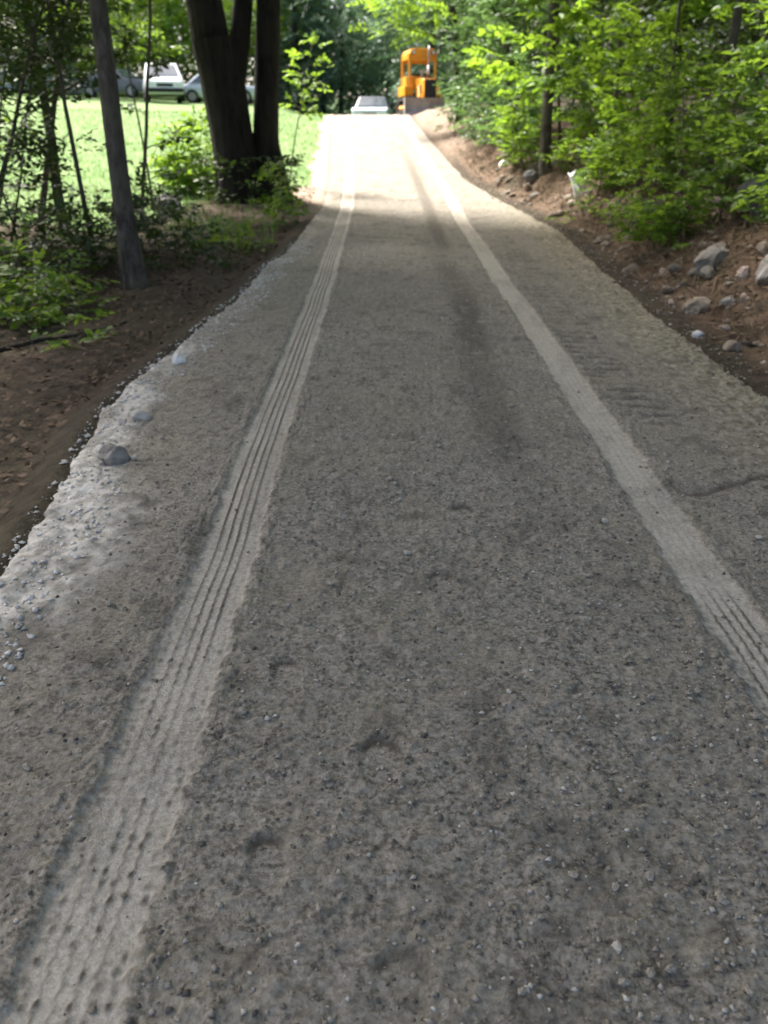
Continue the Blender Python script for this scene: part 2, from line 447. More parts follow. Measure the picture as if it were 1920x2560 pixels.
M['pipe'] = pmat('exhaust_metal', (0.26, 0.25, 0.27), (0.38, 0.36, 0.38), 6, 0.5, 0.1, 0.003, 0.5)
M['black'] = pmat('black_rubber', (0.010, 0.010, 0.011), (0.022, 0.022, 0.024), 8, 0.7, 0.1, 0.004)
M['white_paint'] = pmat('white_paint', (0.74, 0.75, 0.77), (0.80, 0.81, 0.82), 2, 0.3, 0.0)
M['truck_paint'] = pmat('pale_blue_paint', (0.60, 0.68, 0.80), (0.66, 0.73, 0.83), 2, 0.3, 0.0)
M['silver_paint'] = pmat('silver_paint', (0.46, 0.51, 0.56), (0.54, 0.58, 0.62), 2, 0.3, 0.0, metallic=0.3)
M['grey_paint'] = pmat('grey_paint', (0.10, 0.115, 0.135), (0.14, 0.155, 0.175), 2, 0.3, 0.0)
M['glass'] = pmat('car_glass', (0.055, 0.080, 0.095), (0.085, 0.115, 0.130), 2, 0.08, 0.0, spec=0.7)
M['tail'] = pmat('red_lens', (0.35, 0.012, 0.012), (0.42, 0.02, 0.02), 2, 0.2, 0.0)
M['lamp'] = pmat('clear_lens', (0.60, 0.62, 0.62), (0.72, 0.73, 0.73), 2, 0.15, 0.0)
M['siding'] = pmat('grey_siding', (0.30, 0.33, 0.38), (0.36, 0.39, 0.44), 3, 0.7, 0.1, 0.004)
M['roof'] = pmat('roof_shingle', (0.065, 0.068, 0.075), (0.12, 0.122, 0.13), 4, 0.9, 0.3, 0.01)
M['trim'] = pmat('white_trim', (0.66, 0.66, 0.65), (0.74, 0.74, 0.73), 3, 0.5, 0.0)
M['plastic'] = pmat('white_sheet', (0.70, 0.71, 0.73), (0.80, 0.80, 0.81), 6, 0.5, 0.2, 0.005)

# ------------------------------------------------------------------ helpers
def tag(o, label=None, cat=None, group=None, kind=None):
    if label: o['label'] = label
    if cat: o['category'] = cat
    if group: o['group'] = group
    if kind: o['kind'] = kind
    return o

def empty(name, loc=(0, 0, 0), rz=0.0):
    o = bpy.data.objects.new(name, None)
    o.empty_display_size = 0.2
    C.objects.link(o)
    o.location = loc
    o.rotation_euler = (0, 0, rz)
    return o

def link(name, me, mat, parent=None):
    o = bpy.data.objects.new(name, me)
    C.objects.link(o)
    if mat: me.materials.append(mat)
    if parent is not None: o.parent = parent
    return o

def np_mesh(name, V, quads=None, tris=None, fattr=None, vattr=None, smooth=False):
    """mesh from numpy arrays; fattr / vattr = {name: float array}"""
    me = bpy.data.meshes.new(name)
    V = np.asarray(V, np.float32)
    loops = []; starts = []; n = 0
    if quads is not None and len(quads):
        q = np.asarray(quads, np.int32); loops.append(q.ravel()); starts.append(np.arange(len(q)) * 4); n = q.size
    if tris is not None and len(tris):
        t = np.asarray(tris, np.int32); loops.append(t.ravel()); starts.append(n + np.arange(len(t)) * 3)
    loops = np.concatenate(loops).astype(np.int32); starts = np.concatenate(starts).astype(np.int32)
    me.vertices.add(len(V)); me.vertices.foreach_set('co', V.ravel())
    me.loops.add(len(loops)); me.loops.foreach_set('vertex_index', loops)
    me.polygons.add(len(starts)); me.polygons.foreach_set('loop_start', starts)
    if smooth:
        me.polygons.foreach_set('use_smooth', np.ones(len(starts), bool))
    for d, dom in ((fattr, 'FACE'), (vattr, 'POINT')):
        for k, a in (d or {}).items():
            at = me.attributes.new(k, 'FLOAT', dom)
            at.data.foreach_set('value', np.asarray(a, np.float32).ravel())
    me.update(calc_edges=True)
    return me

class MB:
    """collects boxes, tubes and prisms; build() links them as one mesh object"""
    def __init__(self): self.v = []; self.f = []; self.low = []
    def add(self, V, F):
        o = len(self.v); self.v += [tuple(map(float, p)) for p in V]; self.f += [tuple(i + o for i in f) for f in F]
        return self
    def box(self, c, s, rot=None):
        V = [Vector((sx * s[0] / 2, sy * s[1] / 2, sz * s[2] / 2)) for sx in (-1, 1) for sy in (-1, 1) for sz in (-1, 1)]
        if rot is not None:
            R = Matrix.Rotation(rot[0], 3, 'X') @ Matrix.Rotation(rot[1], 3, 'Y') @ Matrix.Rotation(rot[2], 3, 'Z')
            V = [R @ v for v in V]
        V = [v + Vector(c) for v in V]
        return self.add(V, [(0, 1, 3, 2), (4, 6, 7, 5), (0, 4, 5, 1), (2, 3, 7, 6), (0, 2, 6, 4), (1, 5, 7, 3)])
    def prism(self, prof, x0, x1, axis=0):
        """profile (a, b) extruded along an axis"""
        n = len(prof); V = []
        for x in (x0, x1):
            for a, b in prof:
                V.append((x, a, b) if axis == 0 else ((a, x, b) if axis == 1 else (a, b, x)))
        F = [tuple(range(n))[::-1], tuple(range(n, 2 * n))]
        F += [(i, (i + 1) % n, (i + 1) % n + n, i + n) for i in range(n)]
        return self.add(V, F)
    def tube(self, pts, rad, sides=8, cap=True):
        V, F = tube_geo(pts, rad, sides, cap)
        return self.add(V, F)
    def build(self, name, mat, parent=None, bevel=0.0, smooth=False):
        me = bpy.data.meshes.new(name)
        me.from_pydata(self.v, [], self.f)
        if smooth: me.polygons.foreach_set('use_smooth', np.ones(len(me.polygons), bool))
        me.update()
        o = link(name, me, mat, parent)
        if bevel:
            b = o.modifiers.new('bevel', 'BEVEL'); b.width = bevel; b.segments = 2; b.limit_method = 'ANGLE'
        return o

def tube_geo(pts, rad, sides=8, cap=True):
    pts = [Vector(p) for p in pts]
    if not hasattr(rad, '__len__'): rad = [rad] * len(pts)
    V = []; F = []
    ref = None
    for i, p in enumerate(pts):
        t = (pts[min(i + 1, len(pts) - 1)] - pts[max(i - 1, 0)]).normalized()
        if ref is None:
            ref = Vector((1, 0, 0)) if abs(t.x) < 0.9 else Vector((0, 1, 0))
        a = (ref - t * ref.dot(t)).normalized(); b = t.cross(a); ref = a
        for k in range(sides):
            th = 2 * math.pi * k / sides
            V.append(p + (a * math.cos(th) + b * math.sin(th)) * rad[i])
    for i in range(len(pts) - 1):
        for k in range(sides):
            k2 = (k + 1) % sides
            F.append((i * sides + k, i * sides + k2, (i + 1) * sides + k2, (i + 1) * sides + k))
    if cap:
        F.append(tuple(range(sides))[::-1]); F.append(tuple(range((len(pts) - 1) * sides, len(pts) * sides)))
    return V, F

def norm(a): return a / np.maximum(np.linalg.norm(a, axis=-1, keepdims=True), 1e-9)

def leaf_geo(P, D, N, size, ratio=0.6, fold=0.18, simple=False):
    """one folded blade for every row: base P, direction D, face normal N"""
    n = len(P)
    D = norm(D); S = norm(np.cross(D, N)); U = np.cross(S, D)
    L = size[:, None]; W = L * ratio
    if simple:
        v = np.stack([P, P + D * L * .45 + S * W * .5 - U * L * fold * .3, P + D * L, P + D * L * .45 - S * W * .5 - U * L * fold * .3], 1)
        q = np.arange(n)[:, None] * 4 + np.array([[0, 1, 2, 3]])
        return v.reshape(-1, 3), q
    v = np.stack([P,
                  P + D * L * .32 + S * W * .48 + U * L * fold * .5,
                  P + D * L * .68 + S * W * .36 + U * L * fold * .25,
                  P + D * L - U * L * .10,
                  P + D * L * .68 - S * W * .36 + U * L * fold * .25,
                  P + D * L * .32 - S * W * .48 + U * L * fold * .5], 1)
    i = np.arange(n)[:, None] * 6
    q = np.concatenate([i + np.array([[0, 1, 2, 3]]), i + np.array([[0, 3, 4, 5]])], 1).reshape(-1, 4)
    return v.reshape(-1, 3), q

def sprays(O, D, L, nl, lsize, rng, droop=0.22, flat=0.35):
    """leaf sprays: twigs starting at O along D with nl leaves each, held flat"""
    n = len(O)
    D = norm(D)
    up = np.tile([0, 0, 1.0], (n, 1)) + rng.normal(0, flat, (n, 3))
    Nn = norm(up - D * (up * D).sum(1, keepdims=True))
    S = np.cross(D, Nn)
    L = np.broadcast_to(L, (n,))
    j = np.arange(nl)
    t = (j + 0.6) / nl
    sg = np.where(j % 2 == 0, 1.0, -1.0)
    ang = rng.uniform(0.55, 1.15, (n, nl)); ang[:, -1] *= 0.25
    P = O[:, None, :] + D[:, None, :] * (L[:, None] * t)[..., None]
    P[..., 2] -= droop * L[:, None] * (t ** 2)
    ld = D[:, None, :] * np.cos(ang)[..., None] + S[:, None, :] * (sg * np.sin(ang))[..., None]
    ld = ld + rng.normal(0, 0.16, ld.shape); ld[..., 2] -= 0.25
    nn = Nn[:, None, :] + rng.normal(0, 0.33, ld.shape)
    sz = lsize * rng.uniform(0.55, 1.2, (n, nl))
    tint = np.clip(rng.uniform(0, 1, (n, 1)) * 0.6 + rng.uniform(0, 1, (n, nl)) * 0.45, 0, 1)
    return P.reshape(-1, 3), ld.reshape(-1, 3), nn.reshape(-1, 3), sz.ravel(), tint.ravel()

def leaves_obj(name, arr, mat, parent, ratio=0.6, simple=False):
    P, D, N, s, t = arr
    V, Q = leaf_geo(P, D, N, s, ratio, 0.18, simple)
    ft = t if simple else np.repeat(t, 2)
    me = np_mesh(name, V, Q, fattr={'tint': ft})
    return link(name, me, mat, parent)

def cat_arr(L): return tuple(np.concatenate([a[i] for a in L]) for i in range(5))

def rand_dirs(n, rng, zlo=-0.3, zhi=0.6):
    th = rng.uniform(0, 2 * np.pi, n); z = rng.uniform(zlo, zhi, n)
    return norm(np.stack([np.cos(th), np.sin(th), z], 1))

def crown_arr(center, radii, nclump, nspray, L, nl, lsize, rng, clump=0.28, shell=0.55, droop=0.25):
    """an uneven crown: clumps through an ellipsoid, each a burst of leaf sprays"""
    c = np.array(center, float); r = np.array(radii, float)
    d = rand_dirs(nclump, rng, -0.95, 1.0)
    rad = rng.uniform(shell ** 3, 1, nclump) ** (1 / 3.0) * rng.uniform(0.72, 1.12, nclump)
    cc = c + d * rad[:, None] * r
    cs = rng.uniform(0.6, 1.3, nclump) * clump * r.min()
    O = np.repeat(cc, nspray, 0) + rng.normal(0, 0.5, (nclump * nspray, 3)) * np.repeat(cs, nspray)[:, None]
    out = norm(np.repeat(d, nspray, 0) + rand_dirs(nclump * nspray, rng, -0.5, 0.5) * 1.1)
    a = sprays(O, out, L, nl, lsize, rng, droop)
    ct = np.repeat(rng.uniform(-0.25, 0.25, nclump), nspray * nl)
    return a[0], a[1], a[2], a[3], np.clip(a[4] + ct, 0, 1)

def wobble(p0, p1, n, amp, rng):
    p0 = np.array(p0, float); p1 = np.array(p1, float)
    t = np.linspace(0, 1, n)[:, None]
    w = rng.normal(0, amp, (n, 3)); w[0] = 0; w[:, 2] *= 0.2
    w = np.cumsum(w, 0) * 0.6; w -= t * w[-1] * 0.6
    return p0 + (p1 - p0) * t + w

# ------------------------------------------------------------------ setting: ground, lawn, road
def axis(parts):
    a = [np.arange(lo, hi, st) for lo, hi, st in parts]
    return np.concatenate(a + [np.array([parts[-1][1]])])
gx = axis([(-160, -60, 10), (-60, -20, 2.0), (-20, -9, 0.6), (-9, -4, 0.16), (-4, -0.8, 0.055), (-0.8, 1.6, 0.4), (1.6, 5.2, 0.055), (5.2, 10, 0.16), (10, 24, 0.7), (24, 70, 3), (70, 160, 10)])
gy = axis([(-30, -4, 2.0), (-4, 1.5, 0.4), (1.5, 8, 0.06), (8, 20, 0.11), (20, 36, 0.28), (36, 60, 1.0), (60, 120, 4), (120, 240, 15)])
GX, GY = np.meshgrid(gx, gy)
GZ = height(GX, GY)
nx, ny = len(gx), len(gy)
idx = np.arange(nx * ny).reshape(ny, nx)
Q = np.stack([idx[:-1, :-1], idx[:-1, 1:], idx[1:, 1:], idx[1:, :-1]], -1).reshape(-1, 4)
dl = xl(GY) - GX; dr = GX - xr(GY)
bank = sstep(0.0, 0.25, dr) * sstep(4.6, 1.9, dr + 1.6 * (fbm(GX, GY, 41) - 0.47)) * sstep(0.30, 0.52, fbm(GX * 1.7, GY * 1.7, 43) + 0.1)
tan = np.maximum(sstep(12.5, 16, GY) * sstep(-0.3, 0, dl) * sstep(2.2, 0.9, dl), .45 * sstep(19, 24, GY) * sstep(-.1, .1, dr) * sstep(2.2, .8, dr))
def lawn_mask(x, y):
    e = 12.6 + 1.2 * (fbm(x * .8, y * .8, 47) - .45) + 3.6 * sstep(-4.0, -2.6, x)
    side = xl(y) - 0.25 - x - 0.5 * (fbm(x, y, 49) - .45)
    return ((y > e) & (side > 0)) | (y > 47)
ctr = lambda A: 0.25 * (A[:-1, :-1] + A[:-1, 1:] + A[1:, 1:] + A[1:, :-1])
LM = lawn_mask(ctr(GX), ctr(GY)).ravel()
Vg = np.stack([GX, GY, GZ], -1).reshape(-1, 3)
def submesh(name, mask, va):
    q = Q[mask]; used, inv = np.unique(q, return_inverse=True)
    return np_mesh(name, Vg[used], inv.reshape(-1, 4), vattr={k: a.ravel()[used] for k, a in va.items()}, smooth=True)
ground = tag(link('ground', submesh('ground', ~LM, {'bank': bank, 'tan': tan}), M['ground']), 'dark brown forest soil and eroded bank beside the gravel road', kind='structure')
lawn = tag(link('lawn', submesh('lawn', LM, {}), M['lawn']), 'sunlit mown lawn rising behind the trees on the left', kind='structure')

rx = axis([(-2.05, -0.78, 0.0125), (-0.78, -0.42, 0.0032), (-0.42, 0.98, 0.0105), (0.98, 1.33, 0.0034), (1.33, 2.72, 0.0125)])
ry = [0.55]
while ry[-1] < 44: ry.append(ry[-1] + max(0.0078, 0.0062 * ry[-1]))
ry = np.array(ry)
RW, RY = np.meshgrid(rx, ry)
# columns follow the tracks; outermost columns follow the lips
S = shift(RY)
RX = RW + S
lo = xl(RY) - 0.16; hi = xr(RY) + 0.16
RX = np.clip(RX, lo, hi)
RZ, A_track, A_groove, A_pale, A_dark, A_clay = road_fields(RX, RY)
mx, my = len(rx), len(ry)
ridx = np.arange(mx * my).reshape(my, mx)
RQ = np.stack([ridx[:-1, :-1], ridx[:-1, 1:], ridx[1:, 1:], ridx[1:, :-1]], -1).reshape(-1, 4)
cw = np.abs(RX[:-1, 1:] - RX[:-1, :-1]).ravel() > 1e-5
RQ = RQ[cw]
A_tan = None
road = tag(link('gravel_road', np_mesh('gravel_road', np.stack([RX, RY, RZ], -1).reshape(-1, 3), RQ,
      vattr={'track': A_track, 'groove': A_groove, 'pale': A_pale, 'dark': A_dark, 'clay': A_clay}, smooth=True), M['road']),
      'grey gravel road with two pale tyre tracks running uphill', kind='structure')

def surf(x, y):
    """height of whatever lies on top at a point"""
    x = np.atleast_1d(np.asarray(x, float)); y = np.atleast_1d(np.asarray(y, float))
    g = height(x, y); r = road_fields(x, y)[0]
    on = (x > xl(y) - .16) & (x < xr(y) + .16) & (y > .55) & (y < 44)
    return np.where(on, np.maximum(g, r), g)

def hz(x, y): return float(height(np.array(x, float), np.array(y, float)))

# ------------------------------------------------------------------ stones
def rock_mesh(name, seed, dims, sub=3, rough=0.22, flat=0.0, smooth=False):
    import bmesh
    bm = bmesh.new()
    bmesh.ops.create_icosphere(bm, subdivisions=sub, radius=1.0)
    rg = np.random.default_rng(seed)
    planes = norm(rg.normal(0, 1, (9, 3)))
    offs = rg.uniform(0.62, 0.95, 9)
    for v in bm.verts:
        p = np.array(v.co)
        for n_, o_ in zip(planes, offs):
            d = p @ n_
            if d > o_: p = p - n_ * (d - o_) * 0.9
        p = p * (1 + rough * (fbm(p[0] * 1.7 + seed, p[1] * 1.7 + p[2], seed) - 0.47))
        v.co = Vector(p * np.array(dims))
    me = bpy.data.meshes.new(name)
    bm.to_mesh(me); bm.free()
    if smooth: me.polygons.foreach_set('use_smooth', np.ones(len(me.polygons), bool))
    return me

peb_meshes = []
for k in range(8):
    me = rock_mesh('pebble', 300 + k, (1, RNG.uniform(.65, .95), RNG.uniform(.5, .75)), 1, 0.3)
    me.materials.append(M['pebble_pale'] if k == 2 else M['pebble'])
    peb_meshes.append(me)
# the 300 largest pebbles, singly, most of them at the lower right where the road is stoniest
np_ = 0
tries = 0
prng = np.random.default_rng(5)
while np_ < 300 and tries < 9000:
    tries += 1
    y = 0.95 + 3.6 * prng.random() ** 1.6
    x = prng.uniform(-1.3, 2.1)
    dens = 0.16 + 0.84 * float(sstep(-0.1, 0.9, x)) * float(sstep(3.2, 1.4, y))
    if abs(x - TL) < .13 or abs(x - TR) < .12: dens *= 0.10
    if prng.random() > dens: continue
    r = (0.0050 + 0.0090 * prng.random() ** 2.0) * (0.85 + 0.22 * y)
    o = bpy.data.objects.new('pebble', peb_meshes[prng.integers(0, 8)])
    C.objects.link(o)
    o.parent = road
    o.location = (x, y, float(surf(x, y)[0]) + r * 0.42)
    o.rotation_euler = (prng.uniform(-.4, .4), prng.uniform(-.4, .4), prng.uniform(0, 6.28))
    o.scale = (r, r, r)
    np_ += 1

def scatter_stones(name, n, sampler, rmin, rmax, mat, parent, seed, label=None):
    """tiny loose stones joined in one mesh"""
    rg = np.random.default_rng(seed)
    base = np.array([[1, 0, 0], [-1, 0, 0], [0, 1, 0], [0, -1, 0], [0, 0, 1], [0, 0, -.6]], float)
    tri = np.array([[0, 2, 4], [2, 1, 4], [1, 3, 4], [3, 0, 4], [2, 0, 5], [1, 2, 5], [3, 1, 5], [0, 3, 5]])
    x, y = sampler(n, rg)
    z = surf(x, y)
    r = rmin + (rmax - rmin) * rg.random(len(x)) ** 2.6
    th = rg.uniform(0, 6.28, len(x))
    B = base[None] * rg.uniform(0.55, 1.25, (len(x), 6, 1)) * np.array([1, .8, .65]) + rg.normal(0, .12, (len(x), 6, 3))
    c, s = np.cos(th)[:, None], np.sin(th)[:, None]
    V = np.stack([B[..., 0] * c - B[..., 1] * s, B[..., 0] * s + B[..., 1] * c, B[..., 2]], -1) * r[:, None, None]
    V = V + np.stack([x, y, z + r * .2], -1)[:, None, :]
    T = (np.arange(len(x)) * 6)[:, None, None] + tri[None]
    o = link(name, np_mesh(name, V.reshape(-1, 3), tris=T.reshape(-1, 3), fattr={'tint': np.repeat(rg.random(len(x)), 8)}), mat, parent)
    o['kind'] = 'stuff'
    if label: o['label'] = label
    return o

def samp_road(n, rg):
    y = 0.8 + 11 * rg.random(n) ** 2.2
    x = rg.uniform(-1.5, 2.3, n)
    keep = rg.random(n) < (.35 + .65 * sstep(-.2, .8, x) * sstep(4.5, 2.0, y))
    x, y = x[keep], y[keep]; n = len(x)
    keep = (x > xl(y) + .45) & (np.minimum(np.abs(x - TL), np.abs(x - TR)) > .13) | (rg.random(n) < .10)
    return x[keep], y[keep]
scatter_stones('loose_gravel', 52000, samp_road, 0.0026, 0.0115, M['gravel'], road, 21, 'fine loose gravel')
def samp_chips(n, rg):
    y = 0.8 + 9 * rg.random(n) ** 1.6
    x = rg.uniform(-1.5, 2.3, n)
    return x, y
scatter_stones('pale_chips', 500, samp_chips, 0.0015, 0.006, M['pebble_pale'], road, 22, 'tiny pale stone chips')
def samp_lip(n, rg):
    y = 2.0 + 9 * rg.random(n) ** 1.2
    x = xl(y) + .05 + rg.uniform(.0, .34, n)
    return x, y
scatter_stones('crushed_stone', 3400, samp_lip, 0.003, 0.018, M['chalk'], road, 23, 'pale crushed stone along the left lip of the road')
def samp_rlip(n, rg):
    y = 4.0 + 14 * rg.random(n)
    x = xr(y) + rg.normal(0.0, 0.10, n)
    return x, y
scatter_stones('edge_gravel', 1800, samp_rlip, 0.004, 0.022, M['gravel'], road, 24, 'grey gravel spilled along the right lip of the road')
def samp_bank(n, rg):
    y = 4.5 + 16 * rg.random(n)
    x = xr(y) + 0.1 + rg.gamma(1.6, 0.6, n)
    return x, y
scatter_stones('bank_stones', 1500, samp_bank, 0.006, 0.045, M['rock_tan'], ground, 25, 'small stones in the eroded bank')

# ------------------------------------------------------------------ single rocks
def rock(name, label, cat, x, y, dims, mat, seed, rz=0.0, tilt=(0, 0), sink=0.3, sub=4, z=None, rough=.5, smooth=True):
    o = link(name, rock_mesh(name, seed, dims, sub, rough, smooth=smooth), M[mat])
    zz = float(surf(x, y)[0]) if z is None else z
    o.location = (x, y, zz + dims[2] * (1 - 2 * sink))
    o.rotation_euler = (tilt[0], tilt[1], rz)
    return tag(o, label, cat)

rock('rock_slab', 'long grey angular slab of rock tilted out of the bank', 'rock', 2.95, 7.75, (.27, .13, .085), 'rock', 501, 0.6, (0.15, -0.45), .15, smooth=False)
rock('rock', 'rounded tan rock at the foot of the bank right of the road', 'rock', 2.56, 6.85, (.125, .10, .085), 'rock_tan', 502, .4)
rock('rock', 'bluish grey round stone right of the rounded tan rock', 'rock', 2.75, 6.75, (.065, .06, .065), 'rock', 503)
rock('rock', 'small brown stone touching the bluish grey round stone', 'rock', 2.87, 6.72, (.05, .05, .055), 'rock_tan', 504)
rock('rock', 'pale egg-shaped stone high on the bank near the right edge', 'rock', 2.95, 7.0, (.055, .05, .075), 'rock_pink', 505, .3, (.2, .3))
rock('rock', 'grey rock cut by the right edge of the view', 'rock', 3.12, 6.85, (.13, .12, .16), 'rock', 506, .8, (.2, .3), smooth=False)
rock('boulder', 'large dark boulder under the leaves at the right edge', 'boulder', 3.75, 8.6, (.36, .30, .24), 'rock_dark', 507, .4, (0, .2), smooth=False)
rock('rock', 'pinkish flat rock between leaves above the grey slab', 'rock', 3.62, 9.75, (.19, .14, .09), 'rock_pink', 508, .3, (.1, -.3), smooth=False)
rock('rock', 'flat tan rock low on the bank, nearest to the camera', 'rock', 2.42, 5.72, (.085, .07, .05), 'rock_tan', 509, 1.0)
rock('rock', 'white chunk of stone on the right lip of the road', 'rock', 2.30, 6.08, (.05, .035, .03), 'rock_white', 510, .3, smooth=False)
rock('rock', 'grey mossy rock on the slope beneath the bright sapling', 'rock', 3.33, 10.9, (.14, .11, .09), 'rock', 511, .5)
rock('rock', 'white boulder farthest up the right bank among leaves', 'rock', 3.42, 15.6, (.14, .13, .16), 'rock_white', 513, .5, sink=.1)
rock('rock', 'off-white flat rock left of the white boulder', 'rock', 3.0, 15.8, (.17, .11, .08), 'rock_white', 514, .2, (0, .2))
rock('rock', 'bluish white rock by the slim grey trunk up the road', 'rock', 2.31, 17.3, (.15, .11, .09), 'rock_white', 515, .9)
rock('rock', 'dark brown clod beside the foot of the grey trunk', 'rock', 2.58, 15.6, (.16, .14, .13), 'rock_dark', 516, .9)
rock('rock', 'white stone on the left lip of the road', 'rock', -1.36, 5.42, (.05, .04, .045), 'rock_white', 520, .3, smooth=False)
rock('rock', 'grey boulder bedded in the left lip of the road', 'rock', -1.29, 3.72, (.075, .06, .06), 'rock', 521, .6, sink=.25, smooth=False)
rock('rock', 'small light grey stone above the bedded grey boulder', 'rock', -1.32, 4.30, (.06, .045, .04), 'pebble_pale', 522, .2)
rock('boulder', 'mossy grey boulder left of the big double tree', 'boulder', -3.45, 14.0, (.24, .20, .18), 'rock_dark', 523, .6, smooth=False)
rock('rock', 'tiny white stone on the soil below the big tree', 'rock', -2.37, 12.6, (.05, .04, .05), 'rock_white', 524)

# half-buried stones of the eroded bank
rub = []
for k in range(7):
    me = rock_mesh('stone', 700 + k, (1, RNG.uniform(.6, .95), RNG.uniform(.5, .8)), 2, .45)
    me.materials.append(M[('rock_dirty', 'rock_tan', 'rock_dirty', 'rock', 'rock_dirty', 'rock_pink', 'rock_dirty')[k]])
    rub.append(me)
brng = np.random.default_rng(91)
for k in range(295):
    y = 4.6 + 12 * brng.random() ** 1.7 if k < 205 else brng.uniform(7.5, 18.5)
    x = float(xr(y)) + .10 + brng.gamma(1.8, .42)
    r = (.016 + .100 * brng.random() ** 2.6) * (1.0 if y < 9 else .8)
    if k >= 205:
        x = float(xr(y)) + brng.uniform(.10, .85); r = .030 + .075 * brng.random() ** 1.6
    o = bpy.data.objects.new('stone', rub[brng.integers(0, 7)]); C.objects.link(o); o.parent = ground
    o.location = (x, y, hz(x, y) + r * .15); o.scale = (r * brng.uniform(.9, 1.5), r, r)
    o.rotation_euler = (brng.uniform(-.5, .5), brng.uniform(-.5, .5), brng.uniform(0, 6.28))

# white sheet of plastic lying on the bank
def sheet():
    n = 9
    V = []; F = []
    for i in range(n):
        for j in range(n):
            u, v = i / (n - 1), j / (n - 1)
            x = (u - .5) * (.36 - .20 * v); y = (v - .5) * .42
            z = .035 * math.sin(u * 5 + v * 3) + .05 * (fbm(np.array(u * 3), np.array(v * 3), 5) - .4) + .12 * v
            V.append((x, y, float(z)))
    for i in range(n - 1):
        for j in range(n - 1):
            F.append((i * n + j, (i + 1) * n + j, (i + 1) * n + j + 1, i * n + j + 1))
    o = MB().add(V, F).build('plastic_sheet', M['plastic'], smooth=True)
    o.modifiers.new('thick', 'SOLIDIFY').thickness = 0.012
    o.location = (2.98, 13.75, float(surf(2.98, 13.75)[0]) + .10)
    o.rotation_euler = (.75, -.2, .5)
    tag(o, 'white crumpled plastic sheet lying on the brown bank', 'sheet')
sheet()

# ------------------------------------------------------------------ trees
def bark_tube(pts, rad, sides, amp, seed, flare=0.0, sub=4):
    """a tapered trunk with fluted bark; pts are interpolated"""
    pts = np.array(pts, float); rad = np.array(rad, float)
    m = (len(pts) - 1) * sub * 2 + 1
    t = np.linspace(0, len(pts) - 1, m)
    k = np.arange(len(pts))
    # smooth interpolation
    def interp(a):
        o = np.interp(t, k, a)
        for _ in range(3):
            o[1:-1] = (o[:-2] + 2 * o[1:-1] + o[2:]) / 4
        return o
    P = np.stack([interp(pts[:, i]) for i in range(3)], 1); R = interp(rad)
    T = norm(np.gradient(P, axis=0))
    a = np.cross(T, [0, 1, 0]); a = norm(a); b = np.cross(T, a)
    th = np.linspace(0, 2 * np.pi, sides, endpoint=False)
    L = np.concatenate([[0], np.cumsum(np.linalg.norm(np.diff(P, axis=0), axis=1))])
    TH, LL = np.meshgrid(th, L)
    cx, sx = np.cos(TH), np.sin(TH)
    ridge = fbm(cx * 5 + 20 + seed, sx * 5 + LL * .35, seed, 3) * 0.6 + fbm(cx * 11 + 7, sx * 11 + LL * 1.1, seed + 3, 3) * 0.4
    Rr = R[:, None] * (1 + amp * (ridge - 0.47) * 2)
    if flare:
        Rr = Rr * (1 + flare * np.exp(-LL / 0.35) * (0.6 + 0.7 * np.sin(TH * 5 + seed) ** 2))
    V = P[:, None, :] + a[:, None, :] * (cx * Rr)[..., None] + b[:, None, :] * (sx * Rr)[..., None]
    i = np.arange(m * sides).reshape(m, sides)
    j = np.roll(i, -1, 1)
    Qd = np.stack([i[:-1], j[:-1], j[1:], i[1:]], -1).reshape(-1, 4)
    return V.reshape(-1, 3), Qd

def limbs(mb, frm, to_list, r0, rng, sides=6):
    for p in to_list:
        w = wobble(frm, p, 6, 0.12, rng)
        mb.tube(w, np.linspace(r0, r0 * 0.25, 6), sides)

def tree(name, label, base, top, rad, bark, crown, mat, seed, group=None, cat='tree', sides=20, amp=.06, flare=.25, extra=None, wob=.05, leaf=(.58, 9, .165), local=True):
    """trunk from base through top, a crown of leaf sprays round crown = (centre, radii, clumps, sprays)"""
    rng = np.random.default_rng(seed)
    root = empty(name, (base[0], base[1], base[2]))
    tag(root, label, cat, group)
    b = np.zeros(3); tp = np.array(top, float) - np.array(base, float)
    pts = wobble(b - np.array([0, 0, .15]), tp, 7, wob, rng)
    V, Qd = bark_tube(pts, np.linspace(rad, rad * .55, 7), sides, amp, seed, flare)
    link('trunk', np_mesh('trunk', V, Qd, smooth=True), M[bark], root)
    arrs = []
    mb = MB()
    for (cc, cr, ncl, nsp) in crown:
        c = np.array(cc, float) - np.array(base, float)
        ends = c + rand_dirs(7, rng, -.3, .9) * np.array(cr) * .7
        limbs(mb, pts[-2], ends, rad * .45, rng)
        arrs.append(crown_arr(c, cr, ncl, nsp, leaf[0], leaf[1], leaf[2], rng))
    if extra: extra(mb, arrs, rng, np.array(base, float))
    if mb.v: mb.build('branches', M[bark], root, smooth=True)
    for low in mb.low: low.build('low_branch', M[bark], root, smooth=True)
    leaves_obj('crown', cat_arr(arrs), M[mat], root, .62, simple=True)
    return root


